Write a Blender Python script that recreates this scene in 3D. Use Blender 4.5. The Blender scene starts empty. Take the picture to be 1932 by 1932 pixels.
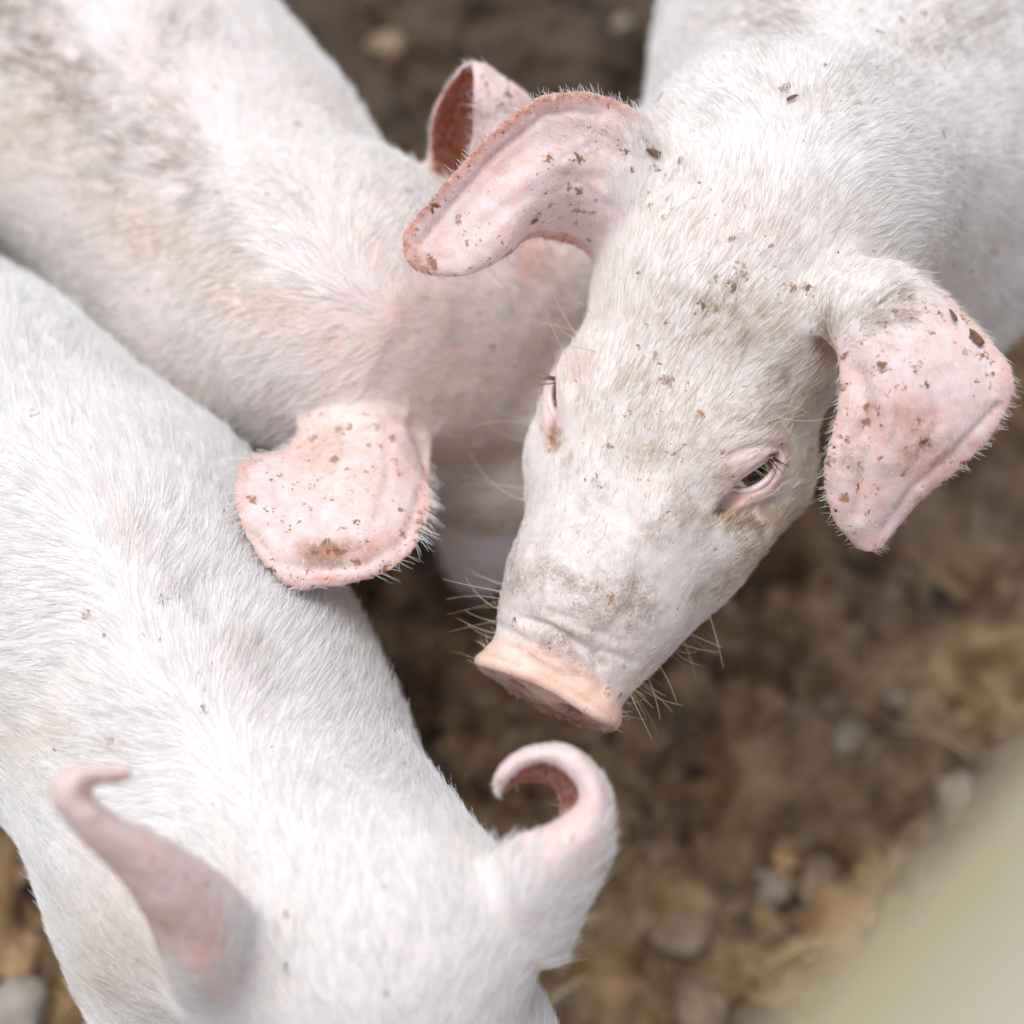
import bpy, math, random
import numpy as np
from mathutils import Vector, Matrix
from mathutils.bvhtree import BVHTree

RNG = np.random.default_rng(7)
random.seed(7)
SC = bpy.context.scene
COL = SC.collection

# ------------------------------------------------------------------ camera
PITCH = math.radians(62.0)          # below the horizon
CAM_H = 1.17
KF = 0.529                          # frame width / depth
FOCUS = 0.858
S_, C_ = math.sin(PITCH), math.cos(PITCH)
CAM = np.array([0.0, 0.0, CAM_H])
RIGHT = np.array([1.0, 0.0, 0.0])
UPV = np.array([0.0, S_, C_])
FWD = np.array([0.0, C_, -S_])
VW = 1932.0                         # pixel units used for measuring the photograph

cd = bpy.data.cameras.new('camera')
cam = bpy.data.objects.new('camera', cd)
COL.objects.link(cam)
cam.location = CAM
cam.rotation_euler = (math.pi / 2 - PITCH, 0, 0)
cd.sensor_width = 36.0
cd.lens = 36.0 / KF
cd.clip_start = 0.02
cd.clip_end = 500.0
cd.dof.use_dof = True
cd.dof.focus_distance = FOCUS
cd.dof.aperture_fstop = 3.1
cd.dof.aperture_blades = 0
SC.camera = cam

# ------------------------------------------------------------------ sky, sun, exposure
SUN_DIR = np.array([-0.20, 0.12, 0.95]); SUN_DIR /= np.linalg.norm(SUN_DIR)
elev = math.asin(SUN_DIR[2])
azim = math.atan2(SUN_DIR[0], SUN_DIR[1])
world = bpy.data.worlds.new('World')
SC.world = world
world.use_nodes = True
wn, wl = world.node_tree.nodes, world.node_tree.links
bg = wn['Background']
sky = wn.new('ShaderNodeTexSky')
sky.sky_type = 'NISHITA'
sky.sun_disc = False
sky.sun_elevation = elev
sky.sun_rotation = azim
sky.air_density = 1.0
sky.dust_density = 3.0
hs = wn.new('ShaderNodeHueSaturation')
hs.inputs['Saturation'].default_value = 0.60
wl.new(sky.outputs[0], hs.inputs['Color'])
wl.new(hs.outputs[0], bg.inputs['Color'])
bg.inputs['Strength'].default_value = 0.15
sl = bpy.data.lights.new('sun', 'SUN')
sl.energy = 1.3
sl.angle = math.radians(32)
sl.color = (0.90, 0.98, 1.0)
sun = bpy.data.objects.new('sun', sl)
COL.objects.link(sun)
sun.rotation_euler = Vector(SUN_DIR).to_track_quat('Z', 'Y').to_euler()
SC.view_settings.view_transform = 'Standard'
SC.view_settings.look = 'None'
SC.view_settings.gamma = 1.0
SC.view_settings.exposure = 0.45
SC.view_settings.use_curve_mapping = False
SC.render.engine = 'CYCLES'
SC.cycles.max_bounces = 6
SC.cycles.diffuse_bounces = 4
SC.cycles.transmission_bounces = 4
SC.cycles.glossy_bounces = 2
SC.cycles.use_adaptive_sampling = True
SC.cycles.adaptive_threshold = 0.025
SC.cycles.transparent_max_bounces = 4
SC.cycles.use_denoising = True
SC.cycles_curves.shape = 'RIBBONS'
SC.cycles_curves.subdivisions = 2

# ------------------------------------------------------------------ helpers: pixels to points
def W(u, v, d):
    k = KF * d
    return CAM + RIGHT * ((u / VW - .5) * k) + UPV * ((.5 - v / VW) * k) + FWD * d

def G(u, v, z=0.0):
    """the point of the horizontal plane z under a pixel"""
    r = RIGHT * ((u / VW - .5) * KF) + UPV * ((.5 - v / VW) * KF) + FWD
    t = (z - CAM[2]) / r[2]
    return CAM + r * t

def project(P):
    q = P - CAM
    d = q @ FWD
    return (.5 + (q @ RIGHT) / (KF * d)) * VW, (.5 - (q @ UPV) / (KF * d)) * VW, d

def unit(a):
    a = np.asarray(a, float)
    return a / (np.linalg.norm(a, axis=-1, keepdims=True) + 1e-12)

def smooth(e0, e1, x):
    t = np.clip((x - e0) / (e1 - e0), 0, 1)
    return t * t * (3 - 2 * t)

def vnoise(P, scale, seed=0):
    """value noise, 0..1"""
    q = P * scale + 1000.0
    i = np.floor(q).astype(np.int64)
    f = q - i
    f = f * f * (3 - 2 * f)
    def h(a, b, c):
        n = (a * 73856093) ^ (b * 19349663) ^ (c * 83492791) ^ (seed * 2654435)
        n = (n ^ (n >> 13)) * 1274126177
        n = n & 0x7fffffff
        n = (n ^ (n >> 11)) * 668265263 & 0x7fffffff
        return n / 2147483647.0
    out = 0
    for dx in (0, 1):
        for dy in (0, 1):
            for dz in (0, 1):
                w = (f[:, 0] if dx else 1 - f[:, 0]) * (f[:, 1] if dy else 1 - f[:, 1]) * (f[:, 2] if dz else 1 - f[:, 2])
                out = out + w * h(i[:, 0] + dx, i[:, 1] + dy, i[:, 2] + dz)
    return out

def fbm(P, scale, octs=4, seed=0):
    s, a, t = 0, 1.0, 0
    for o in range(octs):
        s = s + a * vnoise(P, scale * 2 ** o, seed + o)
        t += a
        a *= .5
    return s / t

def link(name, data, parent=None):
    o = bpy.data.objects.new(name, data)
    COL.objects.link(o)
    if parent is not None:
        o.parent = parent
    return o

def tag(o, label=None, cat=None, group=None, kind=None):
    if label: o['label'] = label
    if cat: o['category'] = cat
    if group: o['group'] = group
    if kind: o['kind'] = kind
    return o

def mesh_from(name, verts, faces, mat=None, smooth_shade=True):
    me = bpy.data.meshes.new(name)
    verts = np.asarray(verts, np.float32)
    if isinstance(faces, np.ndarray):
        n, k = faces.shape
        me.vertices.add(len(verts)); me.vertices.foreach_set('co', verts.ravel())
        me.loops.add(n * k); me.loops.foreach_set('vertex_index', faces.astype(np.int32).ravel())
        me.polygons.add(n)
        me.polygons.foreach_set('loop_start', (np.arange(n) * k).astype(np.int32))
        me.update(calc_edges=True)
        me.validate()
    else:
        me.from_pydata([tuple(v) for v in verts], [], faces)
    if smooth_shade:
        me.polygons.foreach_set('use_smooth', np.ones(len(me.polygons), bool))
    if mat: me.materials.append(mat)
    return me

# ------------------------------------------------------------------ materials
def new_mat(name):
    m = bpy.data.materials.new(name)
    m.use_nodes = True
    nt = m.node_tree
    return m, nt, nt.nodes['Principled BSDF'], nt.nodes['Material Output']

class N:
    """small node-writing helper"""
    def __init__(s, nt): s.nt = nt
    def node(s, t, **kw):
        n = s.nt.nodes.new(t)
        for k, v in kw.items(): setattr(n, k, v)
        return n
    def put(s, sock, v):
        if isinstance(v, bpy.types.NodeSocket): s.nt.links.new(v, sock)
        elif isinstance(v, tuple) and sock.type == 'RGBA' and len(v) == 3: sock.default_value = (*v, 1)
        else: sock.default_value = v
    def math(s, op, a, b=None, c=None, clamp=False):
        n = s.node('ShaderNodeMath', operation=op, use_clamp=clamp)
        s.put(n.inputs[0], a)
        if b is not None: s.put(n.inputs[1], b)
        if c is not None: s.put(n.inputs[2], c)
        return n.outputs[0]
    def mix(s, f, a, b, blend='MIX'):
        n = s.node('ShaderNodeMix', data_type='RGBA', blend_type=blend)
        s.put(n.inputs[0], f); s.put(n.inputs[6], a); s.put(n.inputs[7], b)
        return n.outputs[2]
    def noise(s, vec, scale, detail=3, rough=.55, dist=0):
        n = s.node('ShaderNodeTexNoise')
        s.put(n.inputs['Vector'], vec)
        n.inputs['Scale'].default_value = scale
        n.inputs['Detail'].default_value = detail
        n.inputs['Roughness'].default_value = rough
        n.inputs['Distortion'].default_value = dist
        return n.outputs['Fac']
    def vor(s, vec, scale, feature='F1', rnd=1.0):
        n = s.node('ShaderNodeTexVoronoi', feature=feature)
        s.put(n.inputs['Vector'], vec)
        n.inputs['Scale'].default_value = scale
        n.inputs['Randomness'].default_value = rnd
        return n
    def step(s, x, e0, e1):
        n = s.node('ShaderNodeMapRange', interpolation_type='SMOOTHSTEP')
        s.put(n.inputs['Value'], x); s.put(n.inputs['From Min'], e0); s.put(n.inputs['From Max'], e1)
        n.inputs['To Min'].default_value = 0; n.inputs['To Max'].default_value = 1
        return n.outputs['Result']
    def attr(s, name):
        return s.node('ShaderNodeAttribute', attribute_name=name)
    def sep(s, c):
        n = s.node('ShaderNodeSeparateColor'); s.put(n.inputs[0], c); return n.outputs
    def coord(s, which='Object'):
        return s.node('ShaderNodeTexCoord').outputs[which]

def skin_material():
    m, nt, b, out = new_mat('pig_skin')
    n = N(nt)
    co = n.coord()
    p1 = n.sep(n.attr('marks_a').outputs['Color'])     # pink, red, dirt
    p2 = n.sep(n.attr('marks_b').outputs['Color'])     # fleck, ochre, bare
    base = n.mix(n.noise(co, 60, 4), (.76, .72, .69), (.75, .66, .62))
    mott = n.step(n.noise(co, 130, 6, .72), .34, .66)
    pinkc = n.mix(mott, (.76, .50, .45), (.79, .63, .60))
    c = n.mix(p1[0], base, pinkc)
    # red-brown grime inside ears and along rims
    rn = n.noise(co, 170, 5, .7)
    rf = n.math('MULTIPLY', p1[1], n.step(rn, .22, .6))
    c = n.mix(rf, c, (.52, .17, .075))
    rd = n.math('MULTIPLY', n.step(p1[1], .55, 1.0), n.step(n.noise(co, 330, 4, .7), .5, .62))
    c = n.mix(n.math('MULTIPLY', rd, .85), c, (.09, .025, .015))
    # ochre: stains, plus bounce and shade tints painted on cheek and flank
    of = n.math('MULTIPLY', p2[1], n.step(n.noise(co, 210, 4, .7), .3, .62))
    c = n.mix(of, c, (.30, .17, .05))
    # fine grey-brown dirt
    dn = n.noise(co, 900, 4, .75)
    thr = n.math('MULTIPLY_ADD', p1[2], -.35, .80)
    df = n.step(dn, thr, n.math('ADD', thr, .22))
    c = n.mix(n.math('MULTIPLY', df, .5), c, (.16, .105, .07))
    c = n.mix(n.math('MULTIPLY', n.math('MULTIPLY', p1[2], .75), n.step(n.noise(co, 190, 6, .75), .30, .66)), c, (.36, .26, .19))
    # single flecks of dried mud, warped cells
    wv = n.node('ShaderNodeVectorMath', operation='MULTIPLY_ADD')
    nz = n.node('ShaderNodeTexNoise'); nt.links.new(co, nz.inputs['Vector']); nz.inputs['Scale'].default_value = 420
    nt.links.new(nz.outputs['Color'], wv.inputs[0]); wv.inputs[1].default_value = (.008,) * 3
    nt.links.new(co, wv.inputs[2])
    for sc, keep in ((150, .60), (330, .30)):
        v = n.vor(wv.outputs[0], sc)
        r = n.sep(v.outputs['Color'])
        on = n.math('LESS_THAN', r[0], n.math('MULTIPLY', p2[0], keep))
        rad = n.math('MULTIPLY_ADD', r[1], .42, .18)
        sp = n.math('SUBTRACT', 1, n.step(v.outputs['Distance'], n.math('MULTIPLY', rad, .40), rad))
        colr = n.mix(r[2], (.16, .07, .035), (.46, .24, .13))
        c = n.mix(n.math('MULTIPLY', n.math('MULTIPLY', sp, on), 1.0), c, colr)
    c = n.mix(p2[2], c, n.mix(.6, c, (.90, .60, .44)))
    nt.links.new(c, b.inputs['Base Color'])
    b.inputs['Subsurface Weight'].default_value = .25
    b.inputs['Subsurface Radius'].default_value = (1.0, .32, .2)
    b.inputs['Subsurface Scale'].default_value = .006
    nt.links.new(n.math('MULTIPLY_ADD', p2[2], -.22, .58), b.inputs['Roughness'])
    b.inputs['Specular IOR Level'].default_value = .35
    bn = n.math('ADD', n.math('MULTIPLY', n.noise(co, 900, 4, .65), .5), n.math('MULTIPLY', n.noise(co, 230, 3), .6))
    bn = n.math('ADD', bn, n.math('MULTIPLY', df, .4))
    bp = n.node('ShaderNodeBump')
    bp.inputs['Strength'].default_value = .45
    bp.inputs['Distance'].default_value = .0012
    nt.links.new(bn, bp.inputs['Height'])
    nt.links.new(bp.outputs[0], b.inputs['Normal'])
    return m

def hair_material(name, white, soiled):
    m, nt, b, out = new_mat(name)
    n = N(nt)
    a = n.attr('soil').outputs['Fac']
    t = n.attr('cream').outputs['Fac']
    hi = n.node('ShaderNodeHairInfo')
    c = n.mix(n.math('MULTIPLY', t, 1.7, clamp=True), white, (.86, .70, .50))
    c = n.mix(n.math('MULTIPLY_ADD', t, 2.2, -1.2, clamp=True), c, (.36, .21, .07))
    c = n.mix(n.math('MULTIPLY', n.math('POWER', hi.outputs['Random'], 1.6), .58), c, (.58, .56, .53))
    c = n.mix(a, c, soiled)
    df = n.node('ShaderNodeBsdfDiffuse'); nt.links.new(c, df.inputs['Color'])
    tr = n.node('ShaderNodeBsdfTranslucent'); nt.links.new(c, tr.inputs['Color'])
    gl = n.node('ShaderNodeBsdfGlossy'); gl.inputs['Roughness'].default_value = .35
    gl.inputs['Color'].default_value = (.9, .9, .9, 1)
    m1 = n.node('ShaderNodeMixShader'); m1.inputs[0].default_value = .28
    nt.links.new(df.outputs[0], m1.inputs[1]); nt.links.new(tr.outputs[0], m1.inputs[2])
    m2 = n.node('ShaderNodeMixShader'); m2.inputs[0].default_value = .06
    nt.links.new(m1.outputs[0], m2.inputs[1]); nt.links.new(gl.outputs[0], m2.inputs[2])
    nt.links.new(m2.outputs[0], out.inputs['Surface'])
    nt.nodes.remove(b)
    return m

def eye_material():
    m, nt, b, out = new_mat('eyeball')
    n = N(nt)
    co = n.coord()
    sx = n.node('ShaderNodeSeparateXYZ'); nt.links.new(co, sx.inputs[0])
    # local Z looks out of the eye, X lies along the opening
    rr = n.math('SQRT', n.math('ADD', n.math('POWER', sx.outputs[0], 2), n.math('POWER', sx.outputs[1], 2)))
    pr = n.math('SQRT', n.math('ADD', n.math('POWER', n.math('MULTIPLY', sx.outputs[0], .75), 2), n.math('POWER', n.math('MULTIPLY', sx.outputs[1], 1.25), 2)))
    iris = n.mix(n.noise(co, 700, 4, .6), (.05, .022, .010), (.16, .075, .03))
    c = n.mix(n.step(rr, .0072, .0080), iris, (.70, .60, .56))
    c = n.mix(n.step(pr, .0034, .0042), (.004, .004, .005), c)
    nt.links.new(c, b.inputs['Base Color'])
    b.inputs['Roughness'].default_value = .04
    b.inputs['IOR'].default_value = 1.45
    return m

def plain_mat(name, c1, c2, scale, rough=.7, bump=.3, dist=.002, detail=5):
    m, nt, b, out = new_mat(name)
    n = N(nt)
    co = n.coord()
    f = n.noise(co, scale, detail, .6)
    nt.links.new(n.mix(n.step(f, .3, .7), c1, c2), b.inputs['Base Color'])
    b.inputs['Roughness'].default_value = rough
    bp = n.node('ShaderNodeBump'); bp.inputs['Strength'].default_value = bump
    bp.inputs['Distance'].default_value = dist
    nt.links.new(n.noise(co, scale * 3, detail, .6), bp.inputs['Height'])
    nt.links.new(bp.outputs[0], b.inputs['Normal'])
    return m

def soil_material():
    m, nt, b, out = new_mat('soil')
    n = N(nt)
    co = n.coord()
    a = n.noise(co, 9, 6, .62, .4)
    f = n.noise(co, 60, 5, .65)
    c = n.mix(n.step(a, .35, .68), (.235, .135, .06), (.49, .30, .145))
    c = n.mix(n.step(f, .45, .75), c, (.50, .36, .21))
    c = n.mix(n.step(n.noise(co, 22, 4, .6, .8), .54, .66), c, (.05, .032, .02))
    c = n.mix(n.math('MULTIPLY', n.step(n.noise(co, 5, 3), .5, .72), .6), c, (.42, .31, .20))
    c = n.mix(n.math('MULTIPLY', n.step(n.noise(co, 11, 5, .65, .5), .45, .60), .72), c, (.085, .05, .028))
    sy = n.node('ShaderNodeSeparateXYZ'); nt.links.new(co, sy.inputs[0])
    wd = n.math('SQRT', n.math('ADD', n.math('POWER', n.math('ADD', sy.outputs[0], .05), 2), n.math('POWER', n.math('SUBTRACT', sy.outputs[1], 1.22), 2)))
    wet = n.math('SUBTRACT', 1, n.step(n.math('ADD', wd, n.math('MULTIPLY', n.noise(co, 5, 4), .30)), .48, .66))
    c = n.mix(n.math('MULTIPLY', wet, .9), c, (.05, .031, .019))
    nt.links.new(c, b.inputs['Base Color'])
    b.inputs['Roughness'].default_value = .85
    bp = n.node('ShaderNodeBump'); bp.inputs['Strength'].default_value = .6
    bp.inputs['Distance'].default_value = .006
    nt.links.new(n.noise(co, 130, 5, .7), bp.inputs['Height'])
    nt.links.new(bp.outputs[0], b.inputs['Normal'])
    return m

SKIN = skin_material()
HAIR = hair_material('white_bristle', (.95, .945, .935), (.30, .20, .13))
WHISK = hair_material('straw_whisker', (.78, .64, .34), (.45, .30, .14))
EYE = eye_material()
LID = plain_mat('eyelid_skin', (.80, .56, .52), (.86, .70, .68), 300, .35, .1, .0004)
LASH = plain_mat('dark_lash', (.02, .015, .012), (.06, .04, .03), 300, .6, .1, .0004)
HOOF = plain_mat('hoof_horn', (.10, .07, .05), (.22, .16, .11), 90, .6, .3, .002)
SOIL = soil_material()

# ------------------------------------------------------------------ ground
ax = np.concatenate([-np.geomspace(120, .95, 26), np.linspace(-.9, .9, 400), np.geomspace(.95, 120, 26)])
ay = np.concatenate([-np.geomspace(120, .55, 26) , np.linspace(-.5, 1.7, 490), np.geomspace(1.76, 120, 26)])
gx, gy = np.meshgrid(ax, ay)
gp = np.stack([gx.ravel(), gy.ravel(), np.zeros(gx.size)], 1)
near = smooth(2.6, 1.0, np.hypot(gp[:, 0], gp[:, 1] - .6))
hgt = (fbm(gp, 7, 3, 3) - .5) * .05 * near
lump = fbm(gp, 34, 4, 11)
hgt += near * (smooth(.42, .66, lump) * .022 + (fbm(gp, 120, 2, 21) - .5) * .008)
pit = smooth(.62, .74, fbm(gp, 16, 3, 31))
hgt -= near * pit * .022
gp[:, 2] = hgt - .012
nx, ny = len(ax), len(ay)
idx = np.arange(nx * ny).reshape(ny, nx)
gq = np.stack([idx[:-1, :-1], idx[:-1, 1:], idx[1:, 1:], idx[1:, :-1]], -1).reshape(-1, 4)
ground = link('ground', mesh_from('ground', gp, gq, SOIL))
tag(ground, 'brown trampled soil of the pig pen', kind='structure')
gbvh = BVHTree.FromPolygons([tuple(p) for p in gp[:, :3]], gq.tolist())

def ground_z(x, y):
    h = gbvh.ray_cast(Vector((x, y, 1)), Vector((0, 0, -1)))
    return h[0].z if h[0] else 0.0

def ground_under(u, v):
    """ground point seen through a pixel"""
    r = RIGHT * ((u / VW - .5) * KF) + UPV * ((.5 - v / VW) * KF) + FWD
    h = gbvh.ray_cast(Vector(CAM), Vector(r))
    return np.array(h[0]) if h[0] else G(u, v)

# ------------------------------------------------------------------ signed-distance modelling
def sd_cone(P, a, b, ra, rb):
    ba = b - a
    L = float(ba @ ba)
    t = np.clip(((P - a) @ ba) / L, 0, 1)
    return np.linalg.norm(P - a - t[:, None] * ba, axis=1) - (ra + (rb - ra) * t)

def sd_ell(P, c, M, r):
    q = (P - c) @ M.T
    k0 = np.linalg.norm(q / r, axis=1)
    k1 = np.linalg.norm(q / (r * r), axis=1) + 1e-9
    return k0 * (k0 - 1.0) / k1

def sd_disc(P, c, M, r, half):
    """flat elliptical plate, its axis along local y"""
    q = (P - c) @ M.T
    e = (np.hypot(q[:, 0] / r[0], q[:, 2] / r[1]) - 1) * min(r)
    y = np.abs(q[:, 1]) - half
    return np.minimum(np.maximum(e, y), 0) + np.hypot(np.maximum(e, 0), np.maximum(y, 0)) - .0012

def catmull(ctrl, n):
    """ctrl (m,k) -> n points along a Catmull-Rom spline"""
    ctrl = np.asarray(ctrl, float)
    m = len(ctrl)
    e = np.concatenate([[2 * ctrl[0] - ctrl[1]], ctrl, [2 * ctrl[-1] - ctrl[-2]]])
    t = np.linspace(0, m - 1, n)
    i = np.minimum(t.astype(int), m - 2)
    f = (t - i).reshape(-1, *([1] * (ctrl.ndim - 1)))
    p0, p1, p2, p3 = e[i], e[i + 1], e[i + 2], e[i + 3]
    return .5 * ((2 * p1) + (-p0 + p2) * f + (2 * p0 - 5 * p1 + 4 * p2 - p3) * f ** 2 + (-p0 + 3 * p1 - 3 * p2 + p3) * f ** 3)

class Ear:
    """a curved sheet through a net of (u, v, depth) points, rows run from base to tip"""
    def __init__(s, rows, th=(.0046, .0017), nu=48, nv=30, inner=1, fringe=1.0, red_in=.6, red_rim=.35):
        ctrl = np.array([[W(*p) for p in r] for r in rows])
        a = catmull(ctrl, nu)
        s.P = np.swapaxes(catmull(np.swapaxes(a, 0, 1), nv), 0, 1)       # nu, nv, 3
        s.nu, s.nv = nu, nv
        s.inner, s.fringe, s.red_in, s.red_rim = inner, fringe, red_in, red_rim
        du = np.gradient(s.P, axis=0); dv = np.gradient(s.P, axis=1)
        s.T = unit(du); s.V = unit(dv); s.Nn = unit(np.cross(du, dv))
        idx = np.arange(nu * nv).reshape(nu, nv)
        f = np.stack([idx[:-1, :-1], idx[:-1, 1:], idx[1:, 1:], idx[1:, :-1]], -1).reshape(-1, 4)
        s.bvh = BVHTree.FromPolygons([tuple(p) for p in s.P.reshape(-1, 3)], f.tolist())
        s.lo = s.P.reshape(-1, 3).min(0); s.hi = s.P.reshape(-1, 3).max(0)
        uu = (np.arange(nu - 1) + .5) / (nu - 1); vv = (np.arange(nv - 1) + .5) / (nv - 1)
        s.fu = np.repeat(uu, nv - 1); s.fv = np.tile(vv, nu - 1)
        edge = np.minimum(s.fv, 1 - s.fv)
        s.th = th[0] + (th[1] - th[0]) * smooth(0, .55, s.fu)
        s.th = s.th * (.78 + .22 * smooth(0, .3, edge))
    def near(s, P, maxd):
        n = len(P)
        d = np.full(n, maxd); fi = np.full(n, -1); loc = np.zeros((n, 3))
        inb = np.all((P > s.lo - maxd) & (P < s.hi + maxd), axis=1)
        for i in np.nonzero(inb)[0]:
            l, nn, k, dist = s.bvh.find_nearest(P[i], maxd)
            if l is not None:
                d[i] = dist; fi[i] = k; loc[i] = l
        return d, fi, loc
    def sd(s, P, maxd=.05):
        d, fi, _ = s.near(P, maxd)
        return np.where(fi >= 0, d - s.th[np.maximum(fi, 0)], maxd)

class Shape:
    def __init__(s): s.prims = []
    def cone(s, a, b, ra, rb, k=.02): s.prims.append(('cone', (np.asarray(a, float), np.asarray(b, float), ra, rb), k, 0)); return s
    def ell(s, c, M, r, k=.02, sub=0): s.prims.append(('ell', (np.asarray(c, float), np.asarray(M, float), np.asarray(r, float)), k, sub)); return s
    def cut(s, c, nrm, k=.002): s.prims.append(('plane', (np.asarray(c, float), np.asarray(nrm, float)), k, 1)); return s
    def disc(s, c, M, r, half, k=.003): s.prims.append(('disc', (np.asarray(c, float), np.asarray(M, float), r, half), k, 0)); return s
    def ear(s, e, k=.01): s.prims.append(('ear', (e,), k, 0)); return s
    def chain(s, pts, k=.02):
        for (a, ra), (b, rb) in zip(pts[:-1], pts[1:]): s.cone(a, b, ra, rb, k)
    def ev(s, p, P):
        if p[0] == 'cone': return sd_cone(P, *p[1])
        if p[0] == 'ell' and p[3]:
            c, M, r = p[1]
            return (np.linalg.norm(((P - c) @ M.T) / r, axis=1) - 1) * r.min()
        if p[0] == 'ell': return sd_ell(P, *p[1])
        if p[0] == 'disc': return sd_disc(P, *p[1])
        if p[0] == 'plane': return -((P - p[1][0]) @ p[1][1])
        return p[1][0].sd(P)
    def comb(s, p, d, dp):
        k = p[2]
        if p[3]:
            h = np.maximum(k - np.abs(d + dp), 0) / k
            return np.maximum(d, -dp) + h * h * k * .25
        h = np.maximum(k - np.abs(d - dp), 0) / k
        return np.minimum(d, dp) - h * h * k * .25
    def bbox(s):
        lo, hi = np.full(3, 9.), np.full(3, -9.)
        for t, a, k, sub in s.prims:
            if sub: continue
            if t == 'cone':
                for q, r in ((a[0], a[2]), (a[1], a[3])): lo = np.minimum(lo, q - r); hi = np.maximum(hi, q + r)
            elif t == 'disc': lo = np.minimum(lo, a[0] - max(a[2])); hi = np.maximum(hi, a[0] + max(a[2]))
            elif t == 'ell': lo = np.minimum(lo, a[0] - a[2].max()); hi = np.maximum(hi, a[0] + a[2].max())
            else: lo = np.minimum(lo, a[0].lo - .01); hi = np.maximum(hi, a[0].hi + .01)
        return lo - .012, hi + .012
    def mesh(s, h, B=8):
        lo, hi = s.bbox()
        bs = h * B
        nb = np.ceil((hi - lo) / bs).astype(int)
        bi = np.stack(np.meshgrid(*[np.arange(k) for k in nb], indexing='ij'), -1).reshape(-1, 3)
        rad = bs * .8661 * 1.25
        cen = lo + (bi + .5) * bs
        dc = np.full(len(bi), 1.0)
        masks = []
        for p in s.prims:
            dp = s.ev(p, cen)
            if p[3]: m = (-dp + rad) > (dc - rad) - p[2]
            else: m = (dp - rad) < (dc + rad + p[2])
            masks.append(m)
            dc = s.comb(p, dc, dp)
        act = np.abs(dc) < rad * 1.25
        bi = bi[act]; masks = [m[act] for m in masks]
        g = np.stack(np.meshgrid(*[np.arange(B + 1)] * 3, indexing='ij'), -1).reshape(-1, 3)
        nP = (B + 1) ** 3
        D = np.empty((len(bi), nP), np.float32)
        for s0 in range(0, len(bi), 400):
            b = bi[s0:s0 + 400]
            P = lo + (b[:, None, :] * B + g[None]) * h
            d = np.full((len(b), nP), 1.0)
            for p, m in zip(s.prims, masks):
                mm = m[s0:s0 + 400]
                if not mm.any(): continue
                dp = s.ev(p, P[mm].reshape(-1, 3)).reshape(-1, nP)
                d[mm] = s.comb(p, d[mm], dp)
            D[s0:s0 + 400] = d
        D = D.reshape(-1, B + 1, B + 1, B + 1)
        D[np.abs(D) < 1e-9] = 1e-9
        sg = D < 0
        cnt = np.zeros(sg[:, :-1, :-1, :-1].shape, np.int8)
        for dx in (0, 1):
            for dy in (0, 1):
                for dz in (0, 1):
                    cnt += sg[:, dx:dx + B, dy:dy + B, dz:dz + B]
        cell = np.stack(np.nonzero((cnt > 0) & (cnt < 8)), 1)
        def at(o): return D[cell[:, 0], cell[:, 1] + o[0], cell[:, 2] + o[1], cell[:, 3] + o[2]].astype(float)
        corners = [(x, y, z) for x in (0, 1) for y in (0, 1) for z in (0, 1)]
        val = {c: at(c) for c in corners}
        acc = np.zeros((len(cell), 3)); num = np.zeros(len(cell))
        for c in corners:
            for axis in range(3):
                if c[axis] == 0:
                    c2 = list(c); c2[axis] = 1; c2 = tuple(c2)
                    a, b2 = val[c], val[c2]
                    x = (a < 0) != (b2 < 0)
                    t = np.where(x, a / np.where(x, a - b2, 1), 0)
                    q = np.repeat(np.array(c, float)[None], len(cell), 0); q[:, axis] = t
                    acc += q * x[:, None]; num += x
        gc = bi[cell[:, 0]] * B + cell[:, 1:]
        V = lo + (gc + acc / num[:, None]) * h
        dim = nb * B + 2
        def key(q): return ((q[:, 0] + 1) * (dim[1] + 2) + q[:, 1] + 1) * (dim[2] + 2) + q[:, 2] + 1
        K = key(gc); order = np.argsort(K); Ks = K[order]
        def find(q):
            kk = key(q); j = np.searchsorted(Ks, kk); j = np.minimum(j, len(Ks) - 1)
            ok = Ks[j] == kk
            return order[j], ok
        quads = []
        for axis in range(3):
            o1 = [0, 0, 0]; o1[axis] = 1
            a, b2 = val[(0, 0, 0)], val[tuple(o1)]
            e = np.nonzero((a < 0) != (b2 < 0))[0]
            u_, v_ = [(1, 2), (2, 0), (0, 1)][axis]
            q0 = gc[e]
            q1 = q0.copy(); q1[:, u_] -= 1
            q2 = q1.copy(); q2[:, v_] -= 1
            q3 = q0.copy(); q3[:, v_] -= 1
            i1, k1 = find(q1); i2, k2 = find(q2); i3, k3 = find(q3)
            ok = k1 & k2 & k3
            f = np.stack([e, i1, i2, i3], 1)[ok]
            flip = (a[e] >= 0)[ok]
            f[flip] = f[flip][:, ::-1]
            quads.append(f)
        return V, np.concatenate(quads)

def vert_normals(V, F):
    n = np.cross(V[F[:, 2]] - V[F[:, 0]], V[F[:, 3]] - V[F[:, 1]])
    out = np.zeros_like(V)
    for k in range(4):
        for c in range(3):
            out[:, c] += np.bincount(F[:, k], n[:, c], len(V))
    return unit(out)

def relax(V, F, it=2, w=.5):
    e = np.concatenate([F[:, [0, 1]], F[:, [1, 2]], F[:, [2, 3]], F[:, [3, 0]]])
    deg = np.bincount(e[:, 0], minlength=len(V)) + np.bincount(e[:, 1], minlength=len(V))
    for _ in range(it):
        s = np.zeros_like(V)
        for c in range(3):
            s[:, c] = np.bincount(e[:, 0], V[e[:, 1], c], len(V)) + np.bincount(e[:, 1], V[e[:, 0], c], len(V))
        V = V + w * (s / np.maximum(deg, 1)[:, None] - V)
    return V

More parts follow.
